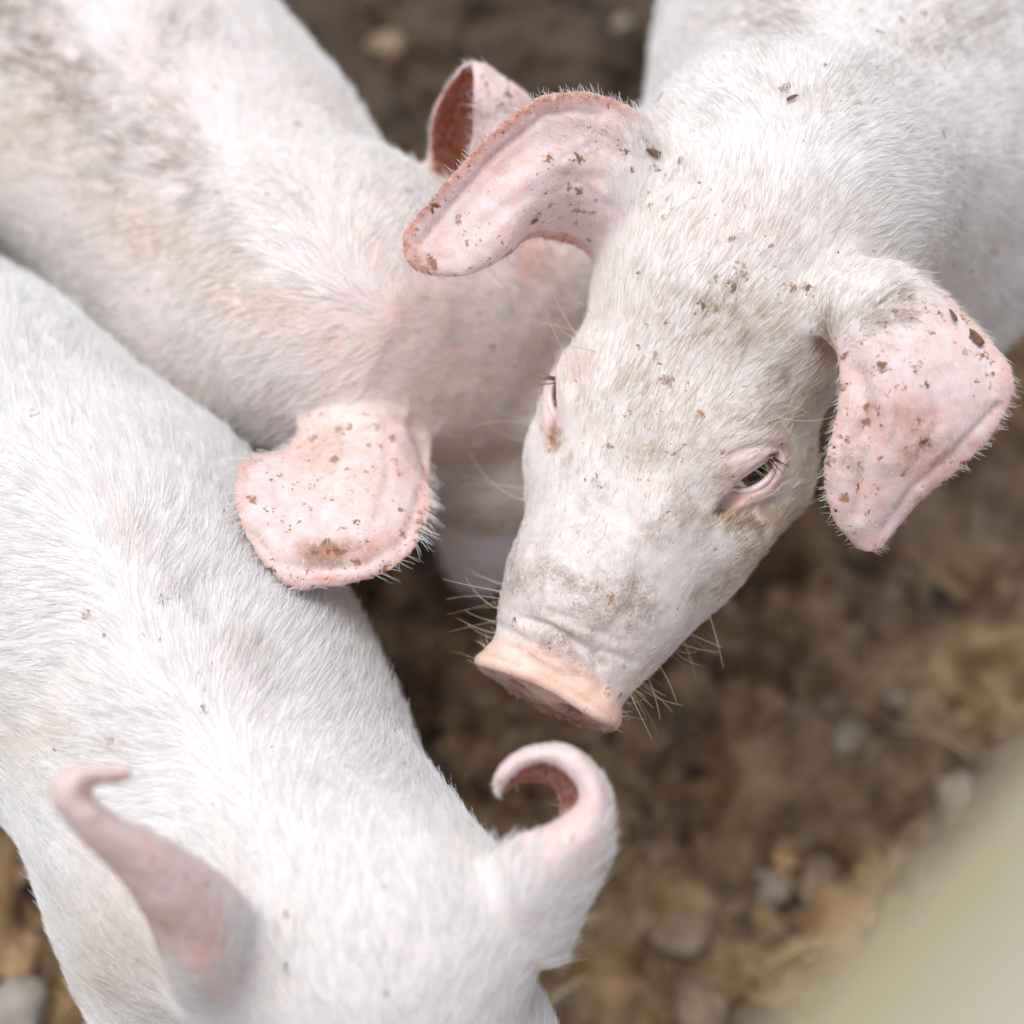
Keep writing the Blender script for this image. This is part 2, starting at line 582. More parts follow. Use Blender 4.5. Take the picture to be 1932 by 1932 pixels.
# ------------------------------------------------------------------ hair
def make_hair(name, roots, steps, rad_root, rad_tip, mat, parent, soil=None, cream=None, npt=5):
    """roots (n,3), steps (n,npt,3) absolute positions"""
    n = len(roots)
    hc = bpy.data.hair_curves.new(name)
    hc.add_curves([npt] * n)
    hc.attributes['position'].data.foreach_set('vector', steps.reshape(-1).astype(np.float32))
    ra = hc.attributes.get('radius') or hc.attributes.new('radius', 'FLOAT', 'POINT')
    t = np.linspace(0, 1, npt)
    rr = np.asarray(rad_root).reshape(-1, 1) * (1 - t) + np.asarray(rad_tip).reshape(-1, 1) * t
    rr = np.broadcast_to(rr, (n, npt))
    ra.data.foreach_set('value', rr.reshape(-1).astype(np.float32))
    for nm, arr in (('soil', soil), ('cream', cream)):
        at = hc.attributes.new(nm, 'FLOAT', 'CURVE')
        at.data.foreach_set('value', (np.zeros(n) if arr is None else arr).astype(np.float32))
    hc.materials.append(mat)
    o = link(name, hc, parent)
    o['kind'] = 'stuff'
    return o

def hair_steps(root, dirn, nrm, length, lift, bend, npt=5):
    """a strand that leaves the skin at an angle and lies down along the flow"""
    n = len(root)
    P = np.empty((n, npt, 3)); P[:, 0] = root
    cur = root.copy()
    sl_ = length[:, None] / (npt - 1)
    for k in range(1, npt):
        f = (k - .5) / (npt - 1)
        li = lift * (1 - .75 * f)
        d = unit(dirn + nrm * li[:, None] + bend * f)
        cur = cur + d * sl_
        P[:, k] = cur
    return P

# ------------------------------------------------------------------ pig builder
PX = KF * .85 / VW        # metres per measured pixel at the depth of the big head

class HeadFrame:
    def __init__(s, u, v, d, img_dir, roll, scale=1.0, away=0.0, c0=0.0):
        a2 = np.array(img_dir, float); a2 /= np.linalg.norm(a2)
        eA = RIGHT * a2[0] - UPV * a2[1]
        eS = RIGHT * a2[1] + UPV * a2[0]            # to the image right of the snout direction (snout down)
        eS = -eS if eS @ (RIGHT * a2[1] - UPV * (-a2[0])) < 0 else eS
        eD = -FWD
        aw = away
        y = math.cos(aw) * eA - math.sin(aw) * eD
        z0 = math.cos(aw) * eD + math.sin(aw) * eA
        s.y = y
        s.z = math.cos(roll) * z0 - math.sin(roll) * eS
        s.x = math.cos(roll) * eS + math.sin(roll) * z0
        s.k = PX * scale
        s.O = W(u, v, d) + eS * (c0 * s.k)
        s.M = np.stack([s.x, s.y, s.z])
    def p(s, x, y, z): return s.O + s.k * (x * s.x + y * s.y + z * s.z)
    def v(s, x, y, z): return x * s.x + y * s.y + z * s.z
    def loc(s, P): return ((P - s.O) @ s.M.T) / s.k

def rot_x(M, ang):
    c, s = math.cos(ang), math.sin(ang)
    return np.stack([M[0], c * M[1] + s * M[2], -s * M[1] + c * M[2]])

EYE_C = np.array([182., 400., -140.]); EYE_R = 54.
def eye_frame(hf, side, gaze=(.68, .28, .68), longv=None):
    g = unit(np.array([gaze[0] * side, gaze[1], gaze[2]]))
    l = np.array([.20 * side, -.90, -.32]) if longv is None else np.array(longv) * np.array([side, 1, 1])
    l = unit(l - (l @ g) * g)
    h = np.cross(g, l)
    if h[2] < 0: h = -h
    return (EYE_C * np.array([side, 1, 1])), g, l, h

def head_prims(S, hf, eyes=True):
    k = hf.k
    E = lambda c, r, kk=40, sub=0, M=None: S.ell(hf.p(*c), hf.M if M is None else M, np.array(r, float) * k, kk * k, sub)
    Cn = lambda a, b, ra, rb, kk=60: S.cone(hf.p(*a), hf.p(*b), ra * k, rb * k, kk * k)
    E((0, 140, -190), (240, 250, 190), 60)
    Cn((0, 200, -200), (0, 400, -215), 195, 200, 60)
    Cn((0, 400, -215), (0, 570, -205), 207, 196, 60)
    Cn((0, 570, -203), (0, 745, -180), 196, 172, 60)
    Cn((0, 745, -180), (0, 915, -152), 172, 134, 60)
    for sx in (-1, 1):
        E((sx * 118, 355, -112), (118, 130, 95), 50)            # brow
        E((sx * 164, 475, -228), (112, 150, 108), 60)           # cheek bone
        Cn((sx * 95, 380, -360), (sx * 68, 600, -302), 186, 144, 70)   # jowl
        Cn((sx * 68, 600, -302), (sx * 46, 800, -238), 140, 96, 60)
        Cn((sx * 62, 760, -165), (sx * 66, 905, -150), 100, 72, 40)
    Cn((0, 200, -330), (0, 420, -380), 210, 190, 80)
    Cn((0, 600, -320), (0, 880, -240), 110, 58, 60)               # lower jaw
    E((0, 560, 34), (60, 120, 48), 60, 1)                         # dish of the profile
    E((10, 740, -24), (70, 80, 20), 50)                           # boss on the bridge of the snout
    # snout: rim that stands up like a collar round a flat face
    M2 = rot_x(hf.M, math.radians(17))
    S.cut(hf.p(0, 950, -146), M2[1], 10 * k)
    S.ell(hf.p(0, 940, -146), M2, np.array([132, 44, 102]) * k, 30 * k)
    cen = hf.p(0, 962, -142)
    S.disc(hf.p(0, 954, -146), M2, (148 * k, 114 * k), 12 * k, 8 * k)
    for t in np.linspace(-.25, math.pi + .25, 25)[:-1]:
        pts = []
        for tt in (t, t + (math.pi + .5) / 24):
            st, ct = math.sin(tt), math.cos(tt)
            q = cen + k * (143 * ct * M2[0] + (98 * math.copysign(abs(st) ** .8, st) - 8 * math.sin(2 * tt)) * M2[2] + (16 * max(st, 0) ** .6 + 4 * math.sin(3 * tt)) * M2[1])
            pts.append((q, (11.5 + 4 * max(st, 0) ** .7) * k))
        S.chain(pts, 8 * k)
    for sx in (-1, 1):
        S.ell(hf.p(sx * 52, 974, -150), M2, np.array([24, 34, 30]) * k, 8 * k, 1)
    if eyes:
        for sx in (-1, 1):
            c, g, l, h = eye_frame(hf, sx)
            Mw = np.stack([hf.v(*l), hf.v(*h), hf.v(*g)])
            S.ell(hf.p(*(c + g * 2)), Mw, np.array([80, 68, 66]) * k, 40 * k)
            S.ell(hf.p(*(c + g * 78 - h * 2)), Mw, np.array([64, 28, 70]) * k, 8 * k, 1)
            S.ell(hf.p(*(c - l * 88 + g * 42 - h * 12)), Mw, np.array([34, 16, 26]) * k, 16 * k, 1)   # tear corner

def tube(points, radii, seg=8):
    pts = np.asarray(points, float); n = len(pts)
    T = unit(np.gradient(pts, axis=0))
    ref = np.array([.3, .5, .81])
    A = unit(np.cross(T, ref)); Bv = np.cross(T, A)
    ang = np.linspace(0, 2 * math.pi, seg, endpoint=False)
    r = np.broadcast_to(np.asarray(radii, float), (n,))
    V = pts[:, None] + r[:, None, None] * (A[:, None] * np.cos(ang)[None, :, None] + Bv[:, None] * np.sin(ang)[None, :, None])
    V = V.reshape(-1, 3)
    F = [[i * seg + j, i * seg + (j + 1) % seg, (i + 1) * seg + (j + 1) % seg, (i + 1) * seg + j] for i in range(n - 1) for j in range(seg)]
    F.append(list(range(seg))[::-1]); F.append([(n - 1) * seg + j for j in range(seg)])
    return V, F

def uv_sphere(seg=32, rings=20):
    th = np.linspace(0, math.pi, rings + 1)[1:-1]
    ph = np.linspace(0, 2 * math.pi, seg, endpoint=False)
    V = [(0, 0, 1)] + [(math.sin(t) * math.cos(p), math.sin(t) * math.sin(p), math.cos(t)) for t in th for p in ph] + [(0, 0, -1)]
    F = [[0, 1 + j, 1 + (j + 1) % seg] for j in range(seg)]
    for i in range(len(th) - 1):
        for j in range(seg):
            a, b = 1 + i * seg + j, 1 + i * seg + (j + 1) % seg
            F.append([a, a + seg, b + seg, b])
    o = 1 + (len(th) - 1) * seg
    F += [[o + j, len(V) - 1, o + (j + 1) % seg] for j in range(seg)]
    return np.array(V, float), F

def add_eyes(root, hf):
    sv, sf = uv_sphere(40, 28)
    for sx in (-1, 1):
        c, g, l, h = eye_frame(hf, sx)
        R = np.stack([hf.v(*l), hf.v(*np.cross(g, l)), hf.v(*g)], 1)
        v = sv * EYE_R * hf.k
        v[:, 2] += .06 * EYE_R * hf.k * np.exp(-((v[:, 0] ** 2 + v[:, 1] ** 2) / (.55 * EYE_R * hf.k) ** 2))
        eo = link('eye', mesh_from('eye', v, sf, EYE), root)
        eo.matrix_world = Matrix.Translation(Vector(hf.p(*c))) @ Matrix(R.tolist()).to_4x4()
        for up in (1, -1):
            pts = []
            for t in np.linspace(-1, 1, 22):
                w = math.sqrt(max(0, 1 - t * t)) ** 1.25
                q = l * (t * 52 - 6) + h * (up * w * (19 if up > 0 else 23) - 1 - 4 * t * t)
                R_ = EYE_R + 4 + (2 if up > 0 else 3)
                out = math.sqrt(max(R_ * R_ - q @ q, 18 ** 2))
                pts.append(hf.p(*(c + q + g * out)))
            tt = np.linspace(-1, 1, 22)
            V, F = tube(pts, (3.0 + (2.5 if up > 0 else 4.5) * (1 - tt ** 2)) * hf.k, 10)
            link('eyelid', mesh_from('eyelid', V, F, LID), root)

def build_pig(spec):
    root = link('pig', None)
    root.location = (0, 0, 0)
    tag(root, spec['label'], 'pig', 'pigs in the pen')
    hf = spec['hf']
    S = Shape()
    head_prims(S, hf, True)
    S.chain(spec['spine'], .045)
    S.chain(spec['belly'], .05)
    S.chain(spec['neck'], .035)
    for leg in spec['legs']: S.chain(leg, .03)
    S.chain(spec['tail'], .01)
    for a, b, ra, rb, k in spec.get('extra', []): S.cone(a, b, ra, rb, k)
    for e in spec['ears']: S.ear(e, spec.get('ear_k', .012))
    V, F = S.mesh(spec['res'])
    V = relax(V, F, 2, .5)
    Nn = vert_normals(V, F)
    u, v, d = project(V)
    view = unit(CAM - V)
    facing = np.einsum('ij,ij->i', Nn, view)
    # occlusion-aware front mask through the pig's own surface
    # creases and lumps
    for pts, depth, width in spec.get('creases', []):
        pts = np.array(pts, float)
        best = np.full(len(V), 1e9)
        for a, b in zip(pts[:-1], pts[1:]):
            ab = b - a
            t = np.clip(((u - a[0]) * ab[0] + (v - a[1]) * ab[1]) / (ab @ ab), 0, 1)
            best = np.minimum(best, np.hypot(u - a[0] - t * ab[0], v - a[1] - t * ab[1]))
        w = np.exp(-(best / width) ** 2) * smooth(.05, .35, facing)
        dl = (d < spec.get('crease_d', 1.0))
        V = V - Nn * (w * depth * dl)[:, None]
    V = V + Nn * ((fbm(V, 70, 3, 5) - .5) * .0022)[:, None]
    Ls = hf.loc(V)
    Lq = ((V - hf.p(0, 954, -146)) @ rot_x(hf.M, math.radians(17)).T) / hf.k
    mudw = smooth(-8, 6, Lq[:, 1]) * smooth(-40, -95, Lq[:, 2]) * (np.abs(Lq[:, 0]) < 200) * (np.abs(Lq[:, 2]) < 160) * (Lq[:, 1] < 60)
    V = V + Nn * (mudw * smooth(.50, .74, fbm(V, 330, 3, 87)) * .0018)[:, None]
    Nn = vert_normals(V, F)
    nV = len(V)
    # ---- marks on the skin
    pink = np.full(nV, spec.get('pink', .15)); red = np.zeros(nV); dirt = np.full(nV, .0)
    fleck = np.full(nV, .03); ochre = np.zeros(nV); bare = np.zeros(nV)
    marks = dict(pink=pink, red=red, dirt=dirt, fleck=fleck, ochre=ochre, bare=bare)
    wob = (fbm(V, 95, 4, 17) - .5) * 1.5
    dirt += .3 * smooth(.48, .72, fbm(V, 40, 3, 57)) * spec.get('grime', .3)
    for nm, (mu, mv), (ru, rv), ang, amt in spec.get('marks', []):
        a = math.radians(ang)
        dx, dy = u - mu, v - mv
        q = np.hypot((dx * math.cos(a) + dy * math.sin(a)) / ru, (-dx * math.sin(a) + dy * math.cos(a)) / rv) + wob
        w = (1 - smooth(.0, 1.3, q)) * amt * (facing > -.1)
        np.maximum(marks[nm], w, out=marks[nm])
    # ---- flow of the coat
    L = hf.loc(V)
    sp = np.array([q for q, r in spec['spine']])
    seg_d = unit(sp[1:] - sp[:-1])           # spine runs from shoulder to rump
    mid = (sp[1:] + sp[:-1]) / 2
    wts = np.stack([np.exp(-np.sum((V - m) ** 2, 1) / .10 ** 2) for m in mid], 1) + 1e-9
    body_f = unit((wts @ seg_d))
    lat = V - mid[np.argmax(wts, 1)]
    lat[:, 2] = 0
    flow_b = body_f + unit(lat) * .55 + np.array([0, 0, -.55])
    head_side = np.sign(L[:, 0])[:, None] * smooth(60, 200, np.abs(L[:, 0]))[:, None]
    flow_h = -hf.y + hf.x * head_side * .30 - hf.z * smooth(-120, -300, L[:, 2])[:, None] * .5
    hw = smooth(-260, 60, L[:, 1])[:, None]
    flow = flow_b * (1 - hw) + flow_h * hw
    ang = (fbm(V, 14, 2, 41) - .5) * 1.1 + (fbm(V, 45, 2, 43) - .5) * .55
    hlen = np.full(nV, spec.get('len', .014)) * (1 - hw[:, 0]) + hw[:, 0] * (.0100 - .0065 * smooth(200, 800, L[:, 1]))
    dens = np.ones(nV)
    lift = np.full(nV, .19)
    # snout disc and lids are bare
    M2s = rot_x(hf.M, math.radians(17))
    Lp = ((V - hf.p(0, 954, -146)) @ M2s.T) / hf.k          # x, out, up on the snout plate
    sn = smooth(-46, -2, Lp[:, 1]) * (hw[:, 0] > .5) * (L[:, 1] > 860)
    dens *= 1 - .97 * smooth(.35, .9, sn); bare = np.maximum(bare, sn * np.maximum(smooth(15, 22, Lp[:, 1]), smooth(88, 98, np.hypot(Lp[:, 0] * .7, Lp[:, 2]))) * smooth(-30, 10, Lp[:, 2]))
    face = sn * (1 - bare)
    edge_ = sn * smooth(10, 16, Lp[:, 1]) * (1 - smooth(18, 26, Lp[:, 1])) * smooth(20, 50, Lp[:, 2])
    red = np.maximum(red, .9 * edge_); red = np.maximum(red, bare * .38 * smooth(.35, .6, fbm(V, 60, 3, 91)))
    fleck = np.maximum(fleck, face * 1.3); dirt = np.maximum(dirt, face * (.7 + .6 * smooth(-20, -90, Lp[:, 2])) * spec.get('grime', .3)); red = np.maximum(red, face * .25); pink = np.maximum(pink, .55 * sn)
    muz = smooth(560, 860, L[:, 1]) * (hw[:, 0] > .5)
    dens *= 1 - .35 * muz
    pink = np.maximum(pink, .35 * muz)
    for sx in (-1, 1):
        c, g, l, h = eye_frame(hf, sx)
        tip = c + g * 52
        q = L - tip
        r = np.sqrt(((q @ l) / 84) ** 2 + ((q @ h) / 46) ** 2 + ((q @ g) / 60) ** 2)
        e = 1 - smooth(.75, 1.25, r)
        dens *= 1 - .97 * e; pink = np.maximum(pink, .9 * (1 - smooth(.8, 2.0, r)))
    fr_dir = np.zeros((nV, 3)); 
    for e in spec['ears']:
        ed, fi, loc = e.near(V, .02)
        ok = fi >= 0
        fk = np.maximum(fi, 0)
        on = np.where(ok, 1 - smooth(.0015, .0055, ed - e.th[fk]), 0) * smooth(.10, .32, e.fu[fk])
        pi_, pj = np.minimum(fk // (e.nv - 1), e.nu - 1), fk % (e.nv - 1)
        T, Vv, En = e.T[pi_, pj], e.V[pi_, pj], e.Nn[pi_, pj]
        side = np.einsum('ij,ij->i', V - loc, En) * e.inner
        ins = smooth(.0, .0012, side) * on
        ev = np.minimum(e.fv[fk], 1 - e.fv[fk])
        tipd = 1 - e.fu[fk]
        rim = on * np.maximum(1 - smooth(.02, .10, ev), 1 - smooth(.02, .08, tipd))
        pink = np.maximum(pink, on * .85)
        fleck = np.maximum(fleck, on * spec.get('ear_fleck', .30) * smooth(.3, .6, fbm(V, 35, 2, 77)))
        red = np.maximum(red, ins * e.red_in)
        red = np.maximum(red, rim * e.red_rim)
        flow = flow * (1 - on[:, None]) + T * on[:, None]
        hlen = hlen * (1 - on) + on * (.0034 + .0015 * (1 - e.fu[fk]))
        dens = dens * (1 - on) + on * np.where(ins > .3, .05, .55)
        outw = Vv * np.where(e.fv[fk] > .5, 1, -1)[:, None]
        rr = (rim > .5) & (ins < .5)
        flow[rr] = (T * .5 + outw * .9)[rr]
        hlen[rr] = .0055 * e.fringe
        dens[rr] = .8
        lift[rr] = .15
    flow = flow - Nn * np.einsum('ij,ij->i', flow, Nn)[:, None]
    flow = unit(flow)
    ca, sa = np.cos(ang)[:, None], np.sin(ang)[:, None]
    flow = flow * ca + np.cross(Nn, flow) * sa
    for nm, (mu, mv), (ru, rv), val in spec.get('hair_marks', []):
        q = np.hypot((u - mu) / ru, (v - mv) / rv)
        w = (1 - smooth(.4, 1.1, q))
        if nm == 'len': hlen = hlen * (1 + (val - 1) * w)
        if nm == 'dens': dens = dens * (1 + (val - 1) * w)
    # ---- body mesh
    me = mesh_from('body', V, F, SKIN)
    for nm, ch in (('marks_a', (pink, red, dirt)), ('marks_b', (fleck, ochre, bare))):
        at = me.color_attributes.new(nm, 'FLOAT_COLOR', 'POINT')
        arr = np.ones((nV, 4), np.float32)
        for i in range(3): arr[:, i] = np.clip(ch[i], 0, 1)
        at.data.foreach_set('color', arr.ravel())
    body = link('body', me, root)
    add_eyes(root, hf)
    # ---- hair roots
    A, B_, C2, D2 = (V[F[:, i]] for i in range(4))
    area = .5 * np.linalg.norm(np.cross(C2 - A, D2 - B_), axis=1)
    inview = (u > -120) & (u < VW + 120) & (v > -120) & (v < VW + 120)
    visw = np.where(inview & (facing > -.35), 1.0, .12)
    fw = area * (dens * visw)[F].mean(1)
    n = int(fw.sum() * spec.get('density', 75e4) * .50)
    pick = RNG.choice(len(F), n, p=fw / fw.sum())
    r1, r2 = RNG.random(n), RNG.random(n)
    w4 = np.stack([(1 - r1) * (1 - r2), r1 * (1 - r2), r1 * r2, (1 - r1) * r2], 1)
    def samp(arr): 
        if arr.ndim == 1: return (arr[F[pick]] * w4).sum(1)
        return np.einsum('nkc,nk->nc', arr[F[pick]], w4)
    Pr, Nr, Fl = samp(V), unit(samp(Nn)), unit(samp(flow))
    jit = RNG.normal(0, .17, (n, 3))
    Fl = unit(Fl + jit - Nr * np.einsum('ij,ij->i', jit, Nr)[:, None])
    ln = samp(hlen) * RNG.uniform(.4, 1.45, n)
    lf = samp(lift) * RNG.uniform(.4, 1.7, n)
    bend = RNG.normal(0, .22, (n, 3))
    st = hair_steps(Pr - Nr * .0004, Fl, Nr, ln, lf, bend)
    # tufts
    cellk = np.floor((Pr + (vnoise(Pr, 160, 3)[:, None] - .5) * .004) / .0048).astype(np.int64)
    kk = (cellk[:, 0] * 100003 + cellk[:, 1]) * 100003 + cellk[:, 2]
    _, inv, cnt = np.unique(kk, return_inverse=True, return_counts=True)
    for k in (2, 3, 4):
        off = st[:, k] - Pr
        mean = np.stack([np.bincount(inv, st[:, k, c]) for c in range(3)], 1) / cnt[:, None]
        w = (.125 * (k - 1)) * np.where(ln > .005, 1, .3)
        st[:, k] += (mean[inv] - st[:, k]) * w[:, None]
    soil = np.clip(samp(dirt) * 1.0 + samp(red) * .35, 0, 1) * smooth(.34, .60, fbm(Pr, 330, 2, 9)) * RNG.uniform(.55, 1, n)
    cream = np.clip(samp(ochre) * 1.0 + spec.get('cream', .06) + spec.get('head_cream', 0) * samp(hw[:, 0]) + .25 * smooth(-.02, -.6, Nr[:, 2]), 0, 1) * RNG.uniform(.3, 1, n)  # creamier where it faces down: bounce off the soil painted into the coat
    rad = np.where(samp(visw) > .5, spec.get('rad', .000138), .00016) * RNG.uniform(.7, 1.25, n)
    make_hair('bristles', Pr, st, rad, rad * .3, HAIR, root, soil, cream)
    # ---- whiskers
    bv = BVHTree.FromPolygons([tuple(p) for p in V], F.tolist()) if spec.get('whiskers') else None
    if bv:
        R_, St = [], []
        for (x0, y0, z0, cnt_, ln_, spread) in spec['whiskers']:
            for _ in range(cnt_):
                o = np.array([x0 + random.gauss(0, spread * .4), y0 + random.gauss(0, spread), z0 + random.gauss(0, spread)])
                hit = bv.find_nearest(Vector(hf.p(*o)))
                if hit[0] is None: continue
                p, nn = np.array(hit[0]), np.array(hit[1])
                lx = hf.loc(p[None])[0]
                dr = unit(nn * 1.0 + hf.v(math.copysign(.35, lx[0]), random.gauss(.0, .45), random.gauss(0, .25)))
                lw = ln_ * random.uniform(.55, 1.25)
                b = hf.v(0, random.gauss(-.2, .4), random.gauss(-.1, .35)) + RNG.normal(0, .2, 3)
                s_ = [p - nn * .0005]
                for k in range(1, 7):
                    s_.append(s_[-1] + unit(dr + b * k / 6) * lw / 6)
                R_.append(p); St.append(s_)
        for pts in spec.get('lashes', []):
            pass
        R_, St = np.array(R_), np.array(St)
        make_hair('whiskers', R_, St, np.full(len(R_), .00014), np.full(len(R_), .00005), WHISK, root, None, RNG.random(len(R_)), npt=7)
        # eyelashes, pale above and a few dark ones at the outer corner
        for dark in (0, 1):
            R_, St = [], []
            for sx in (-1, 1):
                c, g, l, h = eye_frame(hf, sx)
                for _ in range(9 if not dark else 9):
                    t = random.uniform(-.85, .95) if not dark else random.uniform(.5, .98)
                    w = math.sqrt(max(0, 1 - t * t)) ** 1.25
                    q = l * (t * 52 - 6) + h * (w * 21 - 1 - 4 * t * t)
                    out = math.sqrt(max(60 ** 2 - q @ q, 18 ** 2))
                    p = hf.p(*(c + q + g * (out + 3)))
                    dr = g * 1.0 + h * random.uniform(-.55, .1) + l * random.uniform(-.25, .45)
                    bn_ = -h * random.uniform(.2, .9)
                    lw = random.uniform(.005, .011)
                    s_ = [p]
                    for k in range(1, 6): s_.append(s_[-1] + unit(hf.v(*(dr + bn_ * k / 5))) * lw / 5)
                    R_.append(p); St.append(s_)
            R_, St = np.array(R_), np.array(St)
            make_hair('eyelashes', R_, St, np.full(len(R_), .00010 if not dark else .0004), np.full(len(R_), .00005), LASH if dark else WHISK, root, npt=6)
    # ---- hooves
    for leg in spec['legs']:
        q, r = leg[-1]
        fx = unit(np.array([*(-seg_d[0][:2]), 0]))
        sxv = np.array([-fx[1], fx[0], 0])
        for sgn in (-1, 1):
            vs, fs = [], []
            prof = [(0, 1.0), (.45, .92), (.9, .78), (1.0, .6)]
            zt = q[2] + .004
            z0 = max(ground_z(q[0], q[1]) - .004, -.03)
            for (tz, sc_) in prof:
                for a in np.linspace(0, 2 * math.pi, 14, endpoint=False):
                    ra = .0125 * sc_
                    lx = math.cos(a) * ra * (1.9 if math.cos(a) > 0 else 1.2)
                    vs.append(q * np.array([1, 1, 0]) + fx * (lx + .004 * (1 - tz)) + sxv * (math.sin(a) * ra * .9 + sgn * .0125) + np.array([0, 0, z0 + (zt - z0) * tz]))
            for i in range(3):
                for j in range(14): fs.append([i * 14 + j, i * 14 + (j + 1) % 14, (i + 1) * 14 + (j + 1) % 14, (i + 1) * 14 + j])
            fs.append(list(range(14))[::-1]); fs.append([42 + j for j in range(14)])
            link('hoof', mesh_from('hoof', np.array(vs), fs, HOOF), root)
    return root, V, F

def leg_chain(top, foot_xy, hind, fwd, lateral, r0=.058):
    """round tapering leg: shoulder or thigh, joint, shank, pastern"""
    top = np.asarray(top, float)
    gz = ground_z(*foot_xy)
    foot = np.array([foot_xy[0], foot_xy[1], gz + .018])
    H = top[2] - foot[2]
    if hind:
        knee = top * .55 + foot * .45 + fwd * .045; knee[2] = foot[2] + H * .55
        hock = foot - fwd * .025; hock[2] = foot[2] + H * .30
        return [(top, .062), (knee, .044), (hock, .023), (foot + np.array([0, 0, .02]), .0185), (foot, .0185)]
    elbow = top * .6 + foot * .4 - fwd * .012; elbow[2] = foot[2] + H * .60
    wrist = foot + fwd * .004; wrist[2] = foot[2] + H * .27
    return [(top, r0), (elbow, .038), (wrist, .024), (foot + np.array([0, 0, .02]), .0185), (foot, .0185)]

def pig_trunk(shoulder, rump, r_sh, r_be, r_ru, bow=.0):
    """spine chain and belly chain between shoulder and rump centres"""
    shoulder, rump = np.asarray(shoulder, float), np.asarray(rump, float)
    f = unit(shoulder - rump); up = np.array([0, 0, 1.])
    lat = np.array([-f[1], f[0], 0])
    sp, be = [], []
    for t, r, dz in ((0, r_sh, 0), (.25, (r_sh + r_be) / 2, .004), (.5, r_be, .006), (.75, (r_be + r_ru) / 2, .004), (1, r_ru, 0)):
        c = shoulder * (1 - t) + rump * t + up * dz + lat * (bow * math.sin(t * math.pi))
        sp.append((c, r))
        be.append((c - up * (.055 if t < .9 else .03), r * .93))
    return sp, be, f, lat

def trunk_line(pts, z, radii, belly=.93):
    sp = [(G(u_, v_, z), r) for (u_, v_), r in zip(pts, radii)]
    up = np.array([0, 0, 1.])
    be = [(q - up * (.055 if i < len(sp) - 1 else .03), r * belly) for i, (q, r) in enumerate(sp)]
    f = unit(sp[0][0] - sp[1][0]); f_r = unit(sp[-2][0] - sp[-1][0])
    return sp, be, f, np.array([-f[1], f[0], 0]), f_r, np.array([-f_r[1], f_r[0], 0])

def curly_tail(rump, f, r_ru):
    base = rump - f * (r_ru * .92) + np.array([0, 0, r_ru * .35])
    pts = []
    for i in range(14):
        t = i / 13
        a = t * 9
        pts.append((base - f * (.015 + .055 * t) + np.array([0, 0, -.02 * t]) + (np.array([-f[1], f[0], 0]) * math.cos(a) + np.array([0, 0, 1]) * math.sin(a)) * .014 * min(1, t * 4), .0075 - .004 * t))
    return pts

# ------------------------------------------------------------------ pig with the raised head (right)
hfA = HeadFrame(1390, 430, .868, (-.404, .915), math.radians(18), 1.0, math.radians(-4), -12)
shA, ruA = W(1600, 300, 1.045), W(1755, -520, 1.285)
spA, beA, fA, latA = pig_trunk(shA, ruA, .103, .112, .106)
ear_AL = Ear([
    [(1340, 330, .905), (1310, 390, .903), (1270, 440, .903), (1215, 475, .908), (1190, 500, .925)],
    [(1224, 238, .886), (1207, 300, .884), (1180, 372, .885), (1128, 418, .895), (1142, 478, .922)],
    [(1128, 184, .872), (1114, 250, .874), (1097, 325, .873), (1062, 382, .882), (1068, 452, .912)],
    [(1022, 186, .860), (1020, 260, .867), (1014, 335, .866), (1000, 402, .872), (1000, 446, .894)],
    [(920, 262, .858), (926, 330, .866), (936, 398, .865), (948, 460, .868), (958, 480, .880)],
    [(830, 360, .864), (842, 418, .871), (862, 466, .870), (885, 508, .871), (900, 508, .878)],
    [(760, 445, .875), (765, 476, .877), (780, 500, .877), (808, 514, .877), (830, 515, .880)]], inner=-1, fringe=1.1, red_rim=.75)
ear_AR = Ear([
    [(1525, 595, .862), (1540, 565, .858), (1562, 532, .858), (1590, 500, .864)],
    [(1582, 650, .850), (1630, 600, .838), (1672, 552, .838), (1712, 512, .850)],
    [(1590, 705, .842), (1668, 670, .828), (1748, 624, .830), (1815, 598, .842)],
    [(1584, 770, .840), (1680, 752, .826), (1798, 722, .828), (1903, 697, .832)],
    [(1564, 850, .842), (1660, 850, .832), (1778, 830, .833), (1893, 782, .836)],
    [(1558, 920, .846), (1630, 920, .840), (1728, 902, .841), (1820, 875, .842)],
    [(1575, 982, .852), (1620, 982, .848), (1680, 970, .849), (1735, 944, .850)],
    [(1616, 1032, .858), (1630, 1036, .857), (1648, 1036, .857), (1668, 1026, .857)]], inner=-1, fringe=1.1, red_rim=.35)
neckA = [(hfA.p(0, 60, -215), .235 * 230 * hfA.k / .235), (hfA.p(0, -150, -300), .072), (shA, .102)]
ftA = shA + fA * .02
rhA = ruA + fA * .01
legsA = []
for s_ in (-1, 1):
    legsA.append(leg_chain(ftA + latA * .06 * s_ - np.array([0, 0, .05]), (ftA + latA * .062 * s_)[:2], False, fA, latA))
    legsA.append(leg_chain(rhA + latA * .06 * s_ - np.array([0, 0, .03]), (rhA + latA * .065 * s_)[:2], True, fA, latA))
